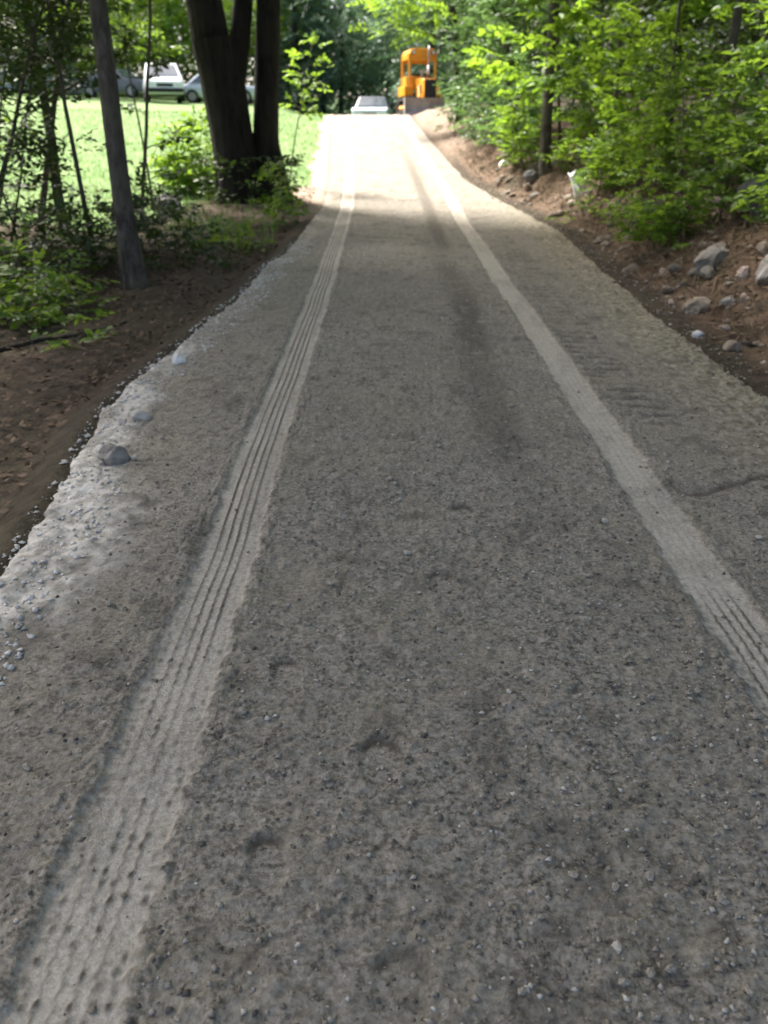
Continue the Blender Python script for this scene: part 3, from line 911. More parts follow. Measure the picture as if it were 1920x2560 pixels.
# the big double tree
def big_tree():
    bx, by = -2.25, 15.0
    bz = hz(bx, by) - .05
    root = empty('big_tree', (bx, by, bz))
    tag(root, 'big dark tree with two thick forking trunks at the lawn edge', 'tree')
    def stem(pts, rads, seed, flare, sides=64, amp=.07):
        p = np.array(pts) - np.array([bx, by, bz])
        V, Qd = bark_tube(p, rads, sides, amp, seed, flare, 5)
        return link('trunk', np_mesh('trunk', V, Qd, smooth=True), M['bark_dark'], root)
    a = stem([(-2.42, 15.0, .35), (-2.45, 15, 1.0), (-2.52, 15, 1.7), (-2.60, 15, 2.4), (-2.68, 15, 3.0)], [.42, .37, .345, .36, .37], 3, .28)
    s1 = stem([(-2.72, 15, 2.75), (-2.80, 15, 3.5), (-3.0, 15, 4.5), (-3.3, 14.8, 6), (-3.7, 14.6, 8)], [.31, .275, .25, .21, .12], 5, 0)
    s2 = stem([(-2.45, 15, 2.3), (-2.30, 15, 2.9), (-2.20, 15.05, 3.5), (-2.1, 15.2, 4.6), (-1.9, 15.4, 7)], [.18, .165, .15, .13, .07], 6, 0)
    s3 = stem([(-1.90, 15.1, .35), (-1.93, 15.1, 1.0), (-1.97, 15.1, 1.5), (-1.91, 15.1, 2.3), (-1.81, 15.1, 3.5), (-1.7, 15.1, 5.0), (-1.5, 15, 8)], [.32, .29, .215, .20, .188, .17, .09], 7, .25)
    rng = np.random.default_rng(77)
    mb = MB(); arrs = []
    for cc, cr, nc, ns, f in (((-3.9, 14.2, 9.3), (3.1, 3.6, 2.4), 75, 26, (-3.7, 14.6, 7.6)), ((-2.4, 14.2, 9.6), (2.2, 3.0, 2.0), 55, 26, (-1.6, 15, 7.6)), ((-3.2, 12.2, 7.4), (2.6, 2.8, 1.3), 70, 26, (-2.9, 14.9, 5.6))):
        c = np.array(cc) - np.array([bx, by, bz])
        limbs(mb, np.array(f) - np.array([bx, by, bz]), c + rand_dirs(7, rng, -.3, .8) * np.array(cr) * .7, .10, rng)
        arrs.append(crown_arr(c, cr, nc, ns, .60, 9, .175, rng))
    mb.build('branches', M['bark_dark'], root, smooth=True)
    leaves_obj('crown', cat_arr(arrs), M['leaf_mid'], root, .62, simple=True)
    # young leaves and ivy at the foot
    n = 90
    th = rng.uniform(np.pi * .9, np.pi * 2.1, n)
    O = np.stack([np.cos(th) * rng.uniform(.3, .55, n) * 1.35, np.sin(th) * .5 - .05, rng.uniform(.1, .75, n)], 1)
    D = np.stack([np.cos(th), np.sin(th) - .3, rng.uniform(0, .6, n)], 1)
    leaves_obj('ivy', sprays(O, D, .25, 7, .09, rng), M['leaf_dark'], root, .75)
big_tree()

# slim grey tree on the left, near
def low_left(mb, arrs, rng, base):
    for z, dx, dy, ln in ((2.9, -.9, .2, 1.0), (3.1, .8, .6, 1.1), (3.4, -.6, -.8, 1.0), (3.3, .5, -.9, 1.0)):
        f = np.array([-.05, 0, z]); e = f + np.array([dx, dy, .25]) * ln
        low = MB(); limbs(low, f, [e], .02, rng, 5); mb.low.append(low)
        O = f + (e - f) * rng.uniform(.3, 1, (16, 1)) + rng.normal(0, .12, (16, 3))
        arrs.append(sprays(O, np.tile([dx, dy, -.2], (16, 1)) + rng.normal(0, .7, (16, 3)), .42, 10, .10, rng))
gz = hz(-2.6, 8.85)
tree('tree', 'slender grey-barked tree leaning slightly at the left of the road', (-2.56, 8.75, gz), (-2.75, 8.9, 7.2), .100, 'bark_grey',
     [((-3.4, 8.6, 8.2), (2.9, 3.6, 2.0), 110, 26), ((-2.0, 6.4, 7.6), (2.4, 2.6, 1.4), 70, 26)], 'leaf_mid', 31, sides=40, amp=.12, extra=low_left, wob=.035, flare=.75)

# trees of the right-hand wood
def right_tree(label, x, y, topx, topy, r, seed, crown, mat='leaf_mid', bark='bark_grey', extra=None):
    z = hz(x, y)
    return tree('tree', label, (x, y, z), (topx, topy, z + 6.5), r, bark, crown, mat, seed, extra=extra)
def over_a(mb, arrs, rng, base):
    for k in range(6):
        f = np.array([-.25, -.1, 2.5 + .22 * k]); e = f + np.array([rng.uniform(-1.5, -.2), rng.uniform(-1.6, .5), rng.uniform(.35, .8)])
        low = MB(); limbs(low, f, [e], .018, rng, 5); mb.low.append(low)
        O = f + (e - f) * rng.uniform(.35, 1.05, (16, 1)) + rng.normal(0, .14, (16, 3))
        arrs.append(sprays(O, np.tile(e - f, (16, 1)) + rng.normal(0, .7, (16, 3)), .5, 9, .13, rng))
def over_b(mb, arrs, rng, base):
    for k in range(8):
        f = np.array([-.2, -.05, 2.0 + .16 * k]); e = f + np.array([rng.uniform(-2.9, -.7), rng.uniform(-1.8, .3), rng.uniform(.25, .75)])
        low = MB(); limbs(low, f, [e], .018, rng, 5); mb.low.append(low)
        O = f + (e - f) * rng.uniform(.35, 1.05, (20, 1)) + rng.normal(0, .16, (20, 3))
        arrs.append(sprays(O, np.tile(e - f, (20, 1)) + rng.normal(0, .7, (20, 3)), .55, 9, .15, rng))
right_tree('slim dark tree rising just right of the bulldozer', 2.22, 26.8, 1.6, 26.6, .11, 41, [((3.2, 27, 9.6), (2.6, 2.8, 2.2), 45, 22)], 'leaf_bright', 'bark_dark', over_b)
right_tree('slim leaning tree between the bulldozer and the bright maple leaves', 2.97, 21.6, 2.25, 21.5, .12, 42, [((4.2, 21.6, 9.2), (2.6, 2.8, 2.2), 45, 22)], 'leaf_bright', 'bark_grey', over_a)
right_tree('grey tree trunk rising from the brown bank behind white rocks', 2.80, 15.6, 2.75, 15.8, .095, 43, [((5.7, 16.2, 8.4), (2.7, 3.6, 2.0), 95, 22)], 'leaf_bright', 'bark_grey')
right_tree('straight thin tree in the dark wood, second from the right edge', 3.95, 11.0, 4.25, 11.1, .06, 44, [((5.5, 10.4, 7.8), (2.8, 3.8, 1.8), 120, 22)], 'leaf_mid', 'bark_thin')
right_tree('thin pale tree in the dark wood, nearest the right edge', 5.0, 12.8, 5.7, 13.2, .055, 45, [((8.4, 13.4, 8.2), (2.8, 3.4, 2.2), 80, 22)], 'leaf_mid', 'bark_grey')
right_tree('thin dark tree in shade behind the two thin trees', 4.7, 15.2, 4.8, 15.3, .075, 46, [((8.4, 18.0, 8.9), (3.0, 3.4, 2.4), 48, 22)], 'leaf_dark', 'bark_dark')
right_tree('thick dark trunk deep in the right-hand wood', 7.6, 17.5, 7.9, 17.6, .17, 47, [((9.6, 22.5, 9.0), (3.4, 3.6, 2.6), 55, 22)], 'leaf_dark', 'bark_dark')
right_tree('unseen tree added to shade the depths of the right-hand wood', 9.2, 12.4, 9.6, 12.5, .16, 51, [((11.5, 13.0, 8.4), (3.6, 6.0, 2.2), 110, 22)], 'leaf_dark', 'bark_dark')  # further tree out of view, added so its crown darkens the wood
# trees whose crowns close over the road behind the camera
right_tree('tall tree at the right edge of the road behind the camera', 4.3, -2.0, 3.9, -1.8, .16, 48, [((2.2, -0.6, 8.0), (4.4, 4.6, 2.4), 150, 26), ((6.6, 4.6, 8.6), (3.2, 3.8, 2.2), 60, 24)], 'leaf_mid', 'bark_grey')
right_tree('tall tree at the left edge of the road behind the camera', -3.2, 1.0, -3.2, 1.2, .16, 49, [((-3.0, 2.4, 8.0), (3.4, 3.8, 2.2), 75, 26), ((-.2, 3.8, 8.0), (2.8, 3.0, 1.8), 95, 26)], 'leaf_mid', 'bark_grey')
right_tree('leafy tree standing left of the camera out of the frame', -6.4, 6.2, -6.0, 6.6, .15, 50, [((-5.6, 7.0, 8.0), (3.0, 3.8, 2.4), 65, 26)], 'leaf_mid', 'bark_grey')

# ------------------------------------------------------------------ saplings and shrubs
def sapling(name, label, x, y, h, r, lean, nb, blen, mat, seed, z0=.3, lsize=.10, spr=6, nl=9, stems=1, bark='bark_thin', cat='sapling', group=None, updir=.25, spread=.25, sl=.38, dens=1.0):
    rng = np.random.default_rng(seed)
    nb = int(nb * dens ** .5); spr = int(spr * dens ** .5 + .5)
    z = hz(x, y)
    root = empty(name, (x, y, z)); tag(root, label, cat, group)
    mb = MB(); O = []; D = []
    for s in range(stems):
        off = rng.normal(0, .12 * (stems > 1), 3); off[2] = 0
        tp = np.array([lean[0], lean[1], h]) + (rng.normal(0, spread, 3) if stems > 1 else 0)
        pts = wobble(off - np.array([0, 0, .1]), tp, 8, .035, rng)
        mb.tube(pts, np.linspace(r, r * .3, 8), 8)
        for k in range(nb):
            t = z0 + (1 - z0) * (k + rng.random()) / nb
            q = t * 7; i = min(int(q), 6)
            f = pts[i] + (pts[i + 1] - pts[i]) * (q - i)
            az = k * 2.4 + rng.uniform(-.5, .5)
            ln = blen * (1.15 - .75 * t) * rng.uniform(.7, 1.2)
            e = f + np.array([math.cos(az), math.sin(az), updir + rng.uniform(-.1, .3)]) * ln
            w = wobble(f, e, 4, .03, rng)
            mb.tube(w, np.linspace(max(r * .32, .004), .0025, 4), 4)
            u = rng.uniform(.25, 1.0, spr)[:, None]
            O.append(f + (e - f) * u + rng.normal(0, .05, (spr, 3)))
            D.append(np.tile((e - f) / ln, (spr, 1)) + rng.normal(0, .55, (spr, 3)) * np.array([1, 1, .4]))
    O = np.concatenate(O); D = np.concatenate(D)
    mb.build('stem', M[bark], root, smooth=True)
    leaves_obj('leaves', sprays(O, D, sl * rng.uniform(.6, 1.2, len(O)), nl, lsize, rng), M[mat], root, .58)
    return root

G_R = 'leafy saplings along the right bank'
# right bank, from far to near
sapling('sapling', 'cool green shrub right beside the bulldozer', 3.7, 30.5, 3.0, .03, (-.1, -.2), 16, 1.2, 'leaf_cool', 101, .08, .12, 7, dens=3.4)
sapling('sapling', 'bluish green shrub at the foot of the slim dark tree', 3.05, 25.2, 2.4, .03, (-.2, -.3), 18, 1.15, 'leaf_cool', 102, .05, .12, 7, dens=3.4)
sapling('sapling', 'grey-green shrub hanging over the bank left of the leaning tree', 2.75, 22.4, 2.8, .03, (-.5, -.4), 20, 1.25, 'leaf_cool', 103, .05, .115, 7, dens=3.4)
sapling('sapling', 'dense green sapling at the foot of the leaning slim tree', 3.0, 19.3, 3.0, .03, (-.3, -.5), 22, 1.25, 'leaf_cool', 104, .06, .115, 7, dens=3.4)
sapling('sapling', 'yellow-green maple sapling reaching over the white rocks', 3.25, 16.6, 4.4, .035, (-.8, -1.1), 26, 1.45, 'leaf_bright', 105, .15, .155, 8, dens=1.8)
sapling('sapling', 'tall bright maple sapling right of the grey trunk', 3.6, 14.2, 4.6, .035, (-.3, -.4), 28, 1.4, 'leaf_bright', 106, .18, .155, 8, dens=1.3)
sapling('sapling', 'bright green sapling with drooping tiers over the grey slab', 3.75, 11.9, 4.2, .03, (-.2, -.3), 24, 1.15, 'leaf_bright', 107, .16, .14, 7, dens=1.2)
sapling('sapling', 'sparse sapling before the dark gap in the right-hand wood', 4.45, 10.6, 4.2, .025, (.1, -.2), 15, 1.2, 'leaf_dark', 108, .2, .10, 5, dens=1.6)
sapling('sapling', 'leafy sapling filling the right edge above the dark boulder', 4.55, 9.2, 3.6, .028, (.2, -.1), 20, 1.1, 'leaf_bright', 109, .2, .125, 5, dens=1.0)
sapling('sapling', 'bright branchy sapling at the top right corner', 5.3, 10.9, 5.4, .03, (-.6, -.4), 20, 1.4, 'leaf_bright', 110, .45, .13, 7, dens=1.5)
sapling('sapling', 'shaded sapling behind the tall bright maple', 5.2, 17.6, 5.5, .04, (-.2, 0), 26, 1.7, 'leaf_dark', 111, .1, .12, 7, dens=3.4)
sapling('sapling', 'shaded shrub behind the dense green sapling', 4.4, 21.2, 4.5, .035, (-.2, 0), 26, 1.6, 'leaf_dark', 112, .05, .13, 7, dens=3.4)
sapling('sapling', 'tall dark shrub behind the slim dark tree', 4.0, 26.0, 5.0, .04, (-.2, 0), 28, 1.8, 'leaf_mid', 113, .05, .14, 8, dens=3.4)
sapling('sapling', 'dark shrub in the shade behind the drooping sapling', 5.6, 14.2, 3.6, .03, (0, 0), 22, 1.4, 'leaf_dark', 114, .05, .11, 6, dens=2.0)
sapling('shrub', 'low light green bush in the middle of the brown bank', 3.02, 9.2, .62, .008, (-.15, -.15), 9, .30, 'leaf_bright', 115, .1, .065, 4, 7, 4, cat='shrub', sl=.2, dens=2.0)
sapling('seedling', 'thin seedling with two tiers of bright leaves above the slab', 3.30, 7.85, 1.25, .007, (.18, .0), 5, .34, 'leaf_bright', 116, .28, .085, 3, 6, cat='seedling', sl=.22)
sapling('seedling', 'tiny leafy seedling on the brown bank below the plastic sheet', 2.72, 12.4, .45, .006, (-.1, -.1), 5, .2, 'leaf_bright', 117, .1, .06, 3, 6, 2, cat='seedling', sl=.15)
sapling('shrub', 'leafy shrub right of the white plastic sheet', 3.85, 12.6, 1.4, .012, (-.1, -.2), 12, .55, 'leaf_bright', 118, .08, .085, 5, 8, 2, cat='shrub', sl=.3, dens=2.0)
sapling('shrub', 'dark leafy shrub behind the pinkish flat rock', 4.05, 10.0, 1.3, .012, (-.1, -.2), 12, .6, 'leaf_mid', 119, .08, .085, 5, 8, 2, cat='shrub', sl=.3, dens=2.0)
sapling('shrub', 'yellowish weeds at the foot of the grey trunk', 2.62, 16.6, .7, .008, (0, -.1), 8, .35, 'leaf_bright', 120, .08, .08, 4, 7, 3, cat='shrub', sl=.22)

for k, (x, y, h, b, m, lab) in enumerate([
    (3.6, 14.6, 1.2, .55, 'leaf_bright', 'low maple shrub between the white boulder and the plastic sheet'),
    (3.75, 11.6, 1.0, .5, 'leaf_bright', 'ankle-high leafy shrub on the slope above the mossy rock'),
    (3.75, 10.9, 1.7, .75, 'leaf_mid', 'shaded shrub right of the mossy rock'),
    (3.55, 9.0, .9, .45, 'leaf_mid', 'small green shrub between the slab and the pinkish rock'),
    (4.15, 8.9, 1.5, .7, 'leaf_bright', 'bright shrub just above the dark boulder'),
    (3.75, 7.5, .8, .4, 'leaf_mid', 'leafy sprout at the right edge below the dark boulder'),
    (2.9, 17.6, 1.4, .7, 'leaf_cool', 'dull green shrub left of the grey trunk'),
    (2.75, 16.4, 1.1, .55, 'leaf_bright', 'bright shrub hiding the foot of the grey trunk'),
    (2.55, 18.4, 1.3, .6, 'leaf_cool', 'dull green shrub drooping to the road above the bluish white rock'),
    (3.25, 15.0, 1.0, .45, 'leaf_bright', 'bright shrub just right of the white boulder'),
    (2.35, 20.6, 1.0, .55, 'leaf_cool', 'low shrub spilling onto the bank up the road'),
    (2.1, 24.2, 1.0, .55, 'leaf_cool', 'low shrub on the bank below the slim dark tree'),
    (3.3, 13.2, .5, .25, 'leaf_bright', 'little bright plant beside the plastic sheet')]):
    sapling('shrub', lab, x, y, h, .010, (-.15, -.15), 10, b, m, 140 + k, .06, .09, 5, 8, 3, cat='shrub', sl=.28, dens=1.15)

# left side
sapling('sapling', 'thin dark sapling standing alone before the sunlit lawn', -3.62, 13.0, 4.6, .032, (.75, -.2), 10, .8, 'leaf_dark', 201, .18, .10, 5, 8)
sapling('sapling', 'yellow-green sapling right of the big double tree', -1.80, 16.4, 2.35, .014, (.55, -.2), 12, .48, 'leaf_bright', 202, .48, .10, 4, 7, sl=.26)
sapling('bush', 'bright yellow-green bush left of the big tree', -3.4, 15.9, .7, .012, (-.1, -.1), 10, .45, 'leaf_bright', 203, .08, .10, 5, 8, 4, cat='bush', sl=.3, dens=2.0)
sapling('seedling', 'green seedling between the big tree and the left road edge', -1.72, 12.8, .62, .008, (.05, -.1), 8, .30, 'leaf_mid', 204, .1, .085, 4, 7, 2, cat='seedling', sl=.2)
sapling('seedling', 'small bright seedling at the road edge above the green one', -1.78, 14.1, .55, .008, (.1, -.1), 6, .22, 'leaf_bright', 205, .2, .085, 3, 6, cat='seedling', sl=.18)
sapling('sapling', 'forked thin tree at the far left edge', -3.95, 8.9, 3.6, .030, (-.45, .2), 9, .7, 'leaf_dark', 206, .5, .09, 5, 8, dens=2.0)
sapling('sapling', 'dark sapling just left of the slender grey tree', -4.45, 12.2, 4.6, .085, (-.1, -.3), 13, 1.0, 'leaf_dark', 207, .38, .10, 6, 8, dens=5.0)
sapling('sapling', 'dark stem leaning right behind the slender grey tree', -5.0, 12.6, 4.4, .055, (1.3, .2), 12, .9, 'leaf_dark', 208, .4, .10, 6, 8, dens=5.0)
sapling('sapling', 'bushy dark sapling at the left edge before the lawn', -5.6, 11.6, 4.0, .06, (-.2, .1), 16, 1.1, 'leaf_mid', 209, .22, .095, 6, 8, dens=5.0)
sapling('sapling', 'many-stemmed thicket of thin dark stems left of the grey tree', -4.9, 11.0, 3.2, .018, (.2, .1), 7, .8, 'leaf_dark', 210, .25, .085, 4, 8, 5, spread=.55, dens=2.0)
sapling('sapling', 'crooked dark stem crossing before the lawn at far left', -4.9, 10.2, 3.4, .035, (1.5, .3), 10, .8, 'leaf_dark', 213, .35, .09, 5, 8, dens=2.5)
sapling('sapling', 'upright dark stem between the crooked stem and the grey tree', -3.55, 10.6, 4.2, .035, (-.25, -.2), 10, .8, 'leaf_dark', 214, .45, .09, 5, 8, dens=2.5)
sapling('sapling', 'light sapling in the gap between the grey tree and thin sapling', -3.9, 14.9, 4.4, .02, (-.3, -.2), 12, .9, 'leaf_mid', 211, .5, .10, 6, 8, dens=5.0)
sapling('sapling', 'leafy sapling overhanging the top left corner', -4.6, 9.8, 4.4, .03, (.3, -.3), 18, 1.1, 'leaf_mid', 212, .58, .09, 7, 8, dens=5.0)
for k, (x, y, lab, m) in enumerate([(-2.55, 6.5, 'low bright green plant nearest the camera on the left soil', 'leaf_mid'), (-3.1, 7.0, 'low green plant behind the nearest one at the left', 'leaf_mid'),
        (-3.35, 8.1, 'low dark plant at the foot of the forked thin tree', 'leaf_dark'), (-3.0, 9.6, 'low dark plant left of the slender grey trunk', 'leaf_dark'),
        (-3.8, 10.4, 'broad dark shrub in the shade at left', 'leaf_dark'), (-4.3, 9.6, 'dark fern-like shrub at the left edge', 'leaf_dark'),
        (-3.2, 11.6, 'low dark shrub between the grey tree and thin sapling', 'leaf_dark'), (-2.2, 12.2, 'small bluish plant below the big tree', 'leaf_cool'),
        (-1.85, 11.2, 'weeds on the left road edge below the big tree', 'leaf_mid'), (-2.1, 9.9, 'small weed by the road right of the grey trunk', 'leaf_dark'),
        (-2.75, 7.6, 'small green plant right of the forked thin tree', 'leaf_mid'), (-3.7, 7.4, 'broad green plant cut by the left edge', 'leaf_mid'),
        (-2.9, 8.3, 'green plant touching the left side of the grey trunk', 'leaf_mid'), (-2.75, 10.6, 'dark plant just behind the grey trunk', 'leaf_dark'),
        (-3.5, 9.0, 'dark plant between the forked tree and the grey trunk', 'leaf_dark'), (-2.5, 11.4, 'ragged weed on the bare soil below the big tree', 'leaf_mid')]):
    big = k in (4, 5, 3, 6, 11, 13, 14)
    sapling('plant', lab, x, y, .62 if big else .34, .006, (0, -.05), 7 if big else 5, .42 if big else .24, m, 230 + k, .1, .085, 3, 6, 5 if big else 3, cat='plant', sl=.24)

# ------------------------------------------------------------------ background trees
def far_tree(label, x, y, h, w, mat, seed, group='trees beyond the lawn and the crest', lsize=.30, ncl=60, z0=0.0, nsp=10):
    rng = np.random.default_rng(seed)
    z = hz(x, y)
    root = empty('tree', (x, y, z)); tag(root, label, 'tree', group)
    pts = wobble((0, 0, -.2), (rng.uniform(-.4, .4), 0, h * .85), 6, .12, rng)
    MB().tube(pts, np.linspace(.22, .06, 6), 8).build('trunk', M['bark_dark'], root, smooth=True)
    a = crown_arr((0, 0, z0 + (h - z0) * .52), (w, w, (h - z0) * .52), ncl, nsp, 1.1, 9, lsize, rng, .30, .35)
    leaves_obj('crown', a, M[mat], root, .6, simple=True)

def conifer(label, x, y, h, w, seed, mat='needle', z0=.4):
    rng = np.random.default_rng(seed)
    z = hz(x, y)
    root = empty('conifer', (x, y, z)); tag(root, label, 'conifer', 'trees beyond the lawn and the crest')
    MB().tube([(0, 0, -.2), (0, 0, h * .5), (0, 0, h)], [.2, .13, .02], 8).build('trunk', M['bark_dark'], root)
    n = 430
    t = rng.random(n) ** 1.15
    az = rng.uniform(0, 6.28, n)
    ln = w * (1 - t) * rng.uniform(.55, 1.1, n) + .25
    d = np.stack([np.cos(az), np.sin(az), -.18 + .25 * rng.random(n)], 1)
    O = np.stack([np.zeros(n), np.zeros(n), z0 + t * (h - z0)], 1)
    O2 = np.repeat(O, 4, 0) + np.repeat(d * ln[:, None], 4, 0) * rng.uniform(.15, .95, (n * 4, 1))
    a = sprays(O2, np.repeat(d, 4, 0) + rng.normal(0, .35, (n * 4, 3)), .55, 8, .26, rng, .3)
    leaves_obj('crown', a, M[mat], root, .35, simple=True)

conifer('dark blue-green spruce behind the lawn, just right of the big tree', -5.4, 58, 13, 3.6, 301)
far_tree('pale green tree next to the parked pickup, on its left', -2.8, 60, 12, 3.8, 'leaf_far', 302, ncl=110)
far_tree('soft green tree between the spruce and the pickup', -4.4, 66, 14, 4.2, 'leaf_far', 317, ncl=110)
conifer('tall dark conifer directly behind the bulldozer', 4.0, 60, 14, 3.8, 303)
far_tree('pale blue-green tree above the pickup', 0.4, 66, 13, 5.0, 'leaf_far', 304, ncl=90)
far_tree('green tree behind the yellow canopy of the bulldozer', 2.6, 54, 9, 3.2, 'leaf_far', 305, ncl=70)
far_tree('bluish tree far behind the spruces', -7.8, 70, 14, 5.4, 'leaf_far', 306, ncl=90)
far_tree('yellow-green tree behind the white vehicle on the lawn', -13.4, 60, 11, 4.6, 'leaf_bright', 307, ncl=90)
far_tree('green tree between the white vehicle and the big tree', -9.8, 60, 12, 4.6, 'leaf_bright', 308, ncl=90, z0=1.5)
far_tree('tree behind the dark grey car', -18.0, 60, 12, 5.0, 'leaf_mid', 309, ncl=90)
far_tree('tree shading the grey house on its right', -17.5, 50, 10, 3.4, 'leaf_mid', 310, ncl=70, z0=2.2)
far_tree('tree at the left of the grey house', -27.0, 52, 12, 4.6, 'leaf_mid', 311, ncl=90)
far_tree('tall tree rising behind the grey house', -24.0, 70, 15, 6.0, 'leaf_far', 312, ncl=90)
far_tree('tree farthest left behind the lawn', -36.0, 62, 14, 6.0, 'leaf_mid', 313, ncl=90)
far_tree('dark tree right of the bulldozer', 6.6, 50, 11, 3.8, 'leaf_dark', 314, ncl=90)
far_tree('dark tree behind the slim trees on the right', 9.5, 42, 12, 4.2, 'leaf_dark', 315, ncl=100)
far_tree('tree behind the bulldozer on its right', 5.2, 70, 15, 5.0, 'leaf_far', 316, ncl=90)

# the far wood closes the view: one mass
def wood(name, label, n, xlo, xhi, ylo, yhi, ztop, lsize, nl, L, mat, seed, xmin=None, thr=.40):
    rng = np.random.default_rng(seed)
    x = rng.uniform(xlo, xhi, n); y = rng.uniform(ylo, yhi, n)
    if xmin is not None:
        k = x > xmin(y); x, y = x[k], y[k]
    z = height(x, y) + ztop * rng.random(len(x)) ** .9
    cl = fbm(x * .45, y * .45 + z * .5, seed) ; k = cl > thr
    x, y, z = x[k], y[k], z[k]
    O = np.stack([x, y, z], 1)
    a = sprays(O, rand_dirs(len(x), rng, -.4, .4), L, nl, lsize, rng)
    o = leaves_obj(name, a, M[mat], None, .6, simple=True)
    tag(o, label, 'wood', kind='stuff')
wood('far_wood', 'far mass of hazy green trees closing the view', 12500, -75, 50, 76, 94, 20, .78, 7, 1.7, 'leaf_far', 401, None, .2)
wood('lawn_edge_wood', 'green mass of trees closing the far side of the lawn', 7000, -62, -5, 63, 74, 14, .52, 7, 1.4, 'leaf_mid', 405, None, .33)
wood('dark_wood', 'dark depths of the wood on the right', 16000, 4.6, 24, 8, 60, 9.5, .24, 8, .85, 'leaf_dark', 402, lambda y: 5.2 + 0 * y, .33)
wood('far_right_wood', 'distant trees closing the view through the right-hand wood', 5500, 24, 60, 5, 80, 16, .62, 7, 1.6, 'leaf_dark', 404, None, .3)
wood('left_thicket', 'dark undergrowth in the shade at the left', 2600, -11, -4.0, 7.0, 12.0, 1.5, .10, 8, .4, 'leaf_dark', 403)

# ------------------------------------------------------------------ ground cover
def litter(name, label, n, sampler, smin, smax, mat, parent, seed, flat=.4, ratio=.6, up=.04):
    rng = np.random.default_rng(seed)
    x, y = sampler(n, rng)
    z = height(x, y) + .012 + rng.random(len(x)) * up
    N = norm(np.stack([rng.normal(0, flat, len(x)), rng.normal(0, flat, len(x)), np.ones(len(x))], 1))
    th = rng.uniform(0, 6.28, len(x))
    D = np.stack([np.cos(th), np.sin(th), rng.normal(0, .25, len(x))], 1)
    D = norm(D - N * (D * N).sum(1, keepdims=True))
    o = leaves_obj(name, (np.stack([x, y, z], 1), D, N, rng.uniform(smin, smax, len(x)), rng.random(len(x))), M[mat], parent, ratio, simple=True)
    o['kind'] = 'stuff'; o['label'] = label
    return o
def s_left(n, rg):
    y = 2.5 + 14 * rg.random(n); x = xl(y) - .12 - 7 * rg.random(n) ** 1.4
    return x, y
def s_bank(n, rg):
    y = 3.5 + 24 * rg.random(n) ** 1.3; x = xr(y) + .12 + rg.gamma(2.0, .8, n)
    return x, y
litter('leaf_litter', 'brown fallen leaves on the left forest floor', 15000, s_left, .02, .065, 'litter', ground, 61)
litter('leaf_litter', 'brown fallen leaves over the right bank', 18000, s_bank, .02, .06, 'litter', ground, 62)

def blades(name, label, n, sampler, hmin, hmax, mat, parent, seed, lean=.35, ratio=.07):
    rng = np.random.default_rng(seed)
    x, y = sampler(n, rng)
    P = np.stack([x, y, height(x, y) - .01], 1)
    D = np.stack([rng.normal(0, lean, len(x)), rng.normal(0, lean, len(x)), np.ones(len(x))], 1)
    N = rand_dirs(len(x), rng, -.2, .2)
    o = leaves_obj(name, (P, D, N, rng.uniform(hmin, hmax, len(x)), rng.random(len(x))), M[mat], parent, ratio, simple=True)
    o['kind'] = 'stuff'; o['label'] = label
def s_lawn(n, rg):
    y = 12.4 + 20 * rg.random(n) ** 1.6; x = -1.2 - 12 * rg.random(n)
    k = lawn_mask(x, y)
    return x[k], y[k]
blades('grass', 'short lawn grass', 42000, s_lawn, .05, .13, 'blade', lawn, 63, .4, .10)
def s_straw(n, rg):
    y = 4.5 + 17 * rg.random(n); x = xr(y) + .15 + rg.gamma(1.8, .45, n)
    return x, y
blades('dry_grass', 'dry straw and rootlets hanging on the bank', 3800, s_straw, .10, .34, 'straw', ground, 64, .9, .03)
def s_weeds(n, rg):
    y = 11 + 6 * rg.random(n); x = -1.5 - 5 * rg.random(n)
    k = ~lawn_mask(x, y) & (x < xl(y) - .1)
    return x[k], y[k]
blades('weeds', 'thin weeds along the shady lawn edge', 2200, s_weeds, .08, .28, 'blade', ground, 65, .4, .08)

# exposed roots in the bank
rb = MB(); rr = np.random.default_rng(66)
for k in range(190):
    y = 4.8 + 12 * rr.random() ** 1.2; x = float(xr(y)) + .25 + 1.3 * rr.random()
    p = []
    for s in range(5):
        xx = x - s * rr.uniform(.03, .09); yy = y + s * rr.normal(0, .05)
        p.append((xx, yy, hz(xx, yy) + .015 + .02 * rr.random()))
    rb.tube(p, np.linspace(rr.uniform(.004, .016), .002, 5), 5)
r_o = rb.build('roots', M['root'], ground, smooth=True); r_o['kind'] = 'stuff'; r_o['label'] = 'exposed roots in the brown bank'
# fallen sticks on the left floor
for k, (x0, y0, x1, y1, lab) in enumerate([(-3.1, 6.2, -2.1, 6.9, 'fallen bent branch on the dark soil left of the road'), (-4.0, 10.2, -2.9, 11.2, 'long dead branch lying behind the slender grey tree')]):
    q = []
    for t in np.linspace(0, 1, 9):
        x = x0 + (x1 - x0) * t; y = y0 + (y1 - y0) * t + .10 * math.sin(t * 5)
        q.append((x, y, hz(x, y) + .03))
    tag(MB().tube(q, np.linspace(.028, .010, 9), 7).build('fallen_branch', M['bark_dark'], smooth=True), lab, 'branch')

# ------------------------------------------------------------------ bulldozer
def ring(cx, cz, pts): return [(cx + a, cz + b) for a, b in pts]

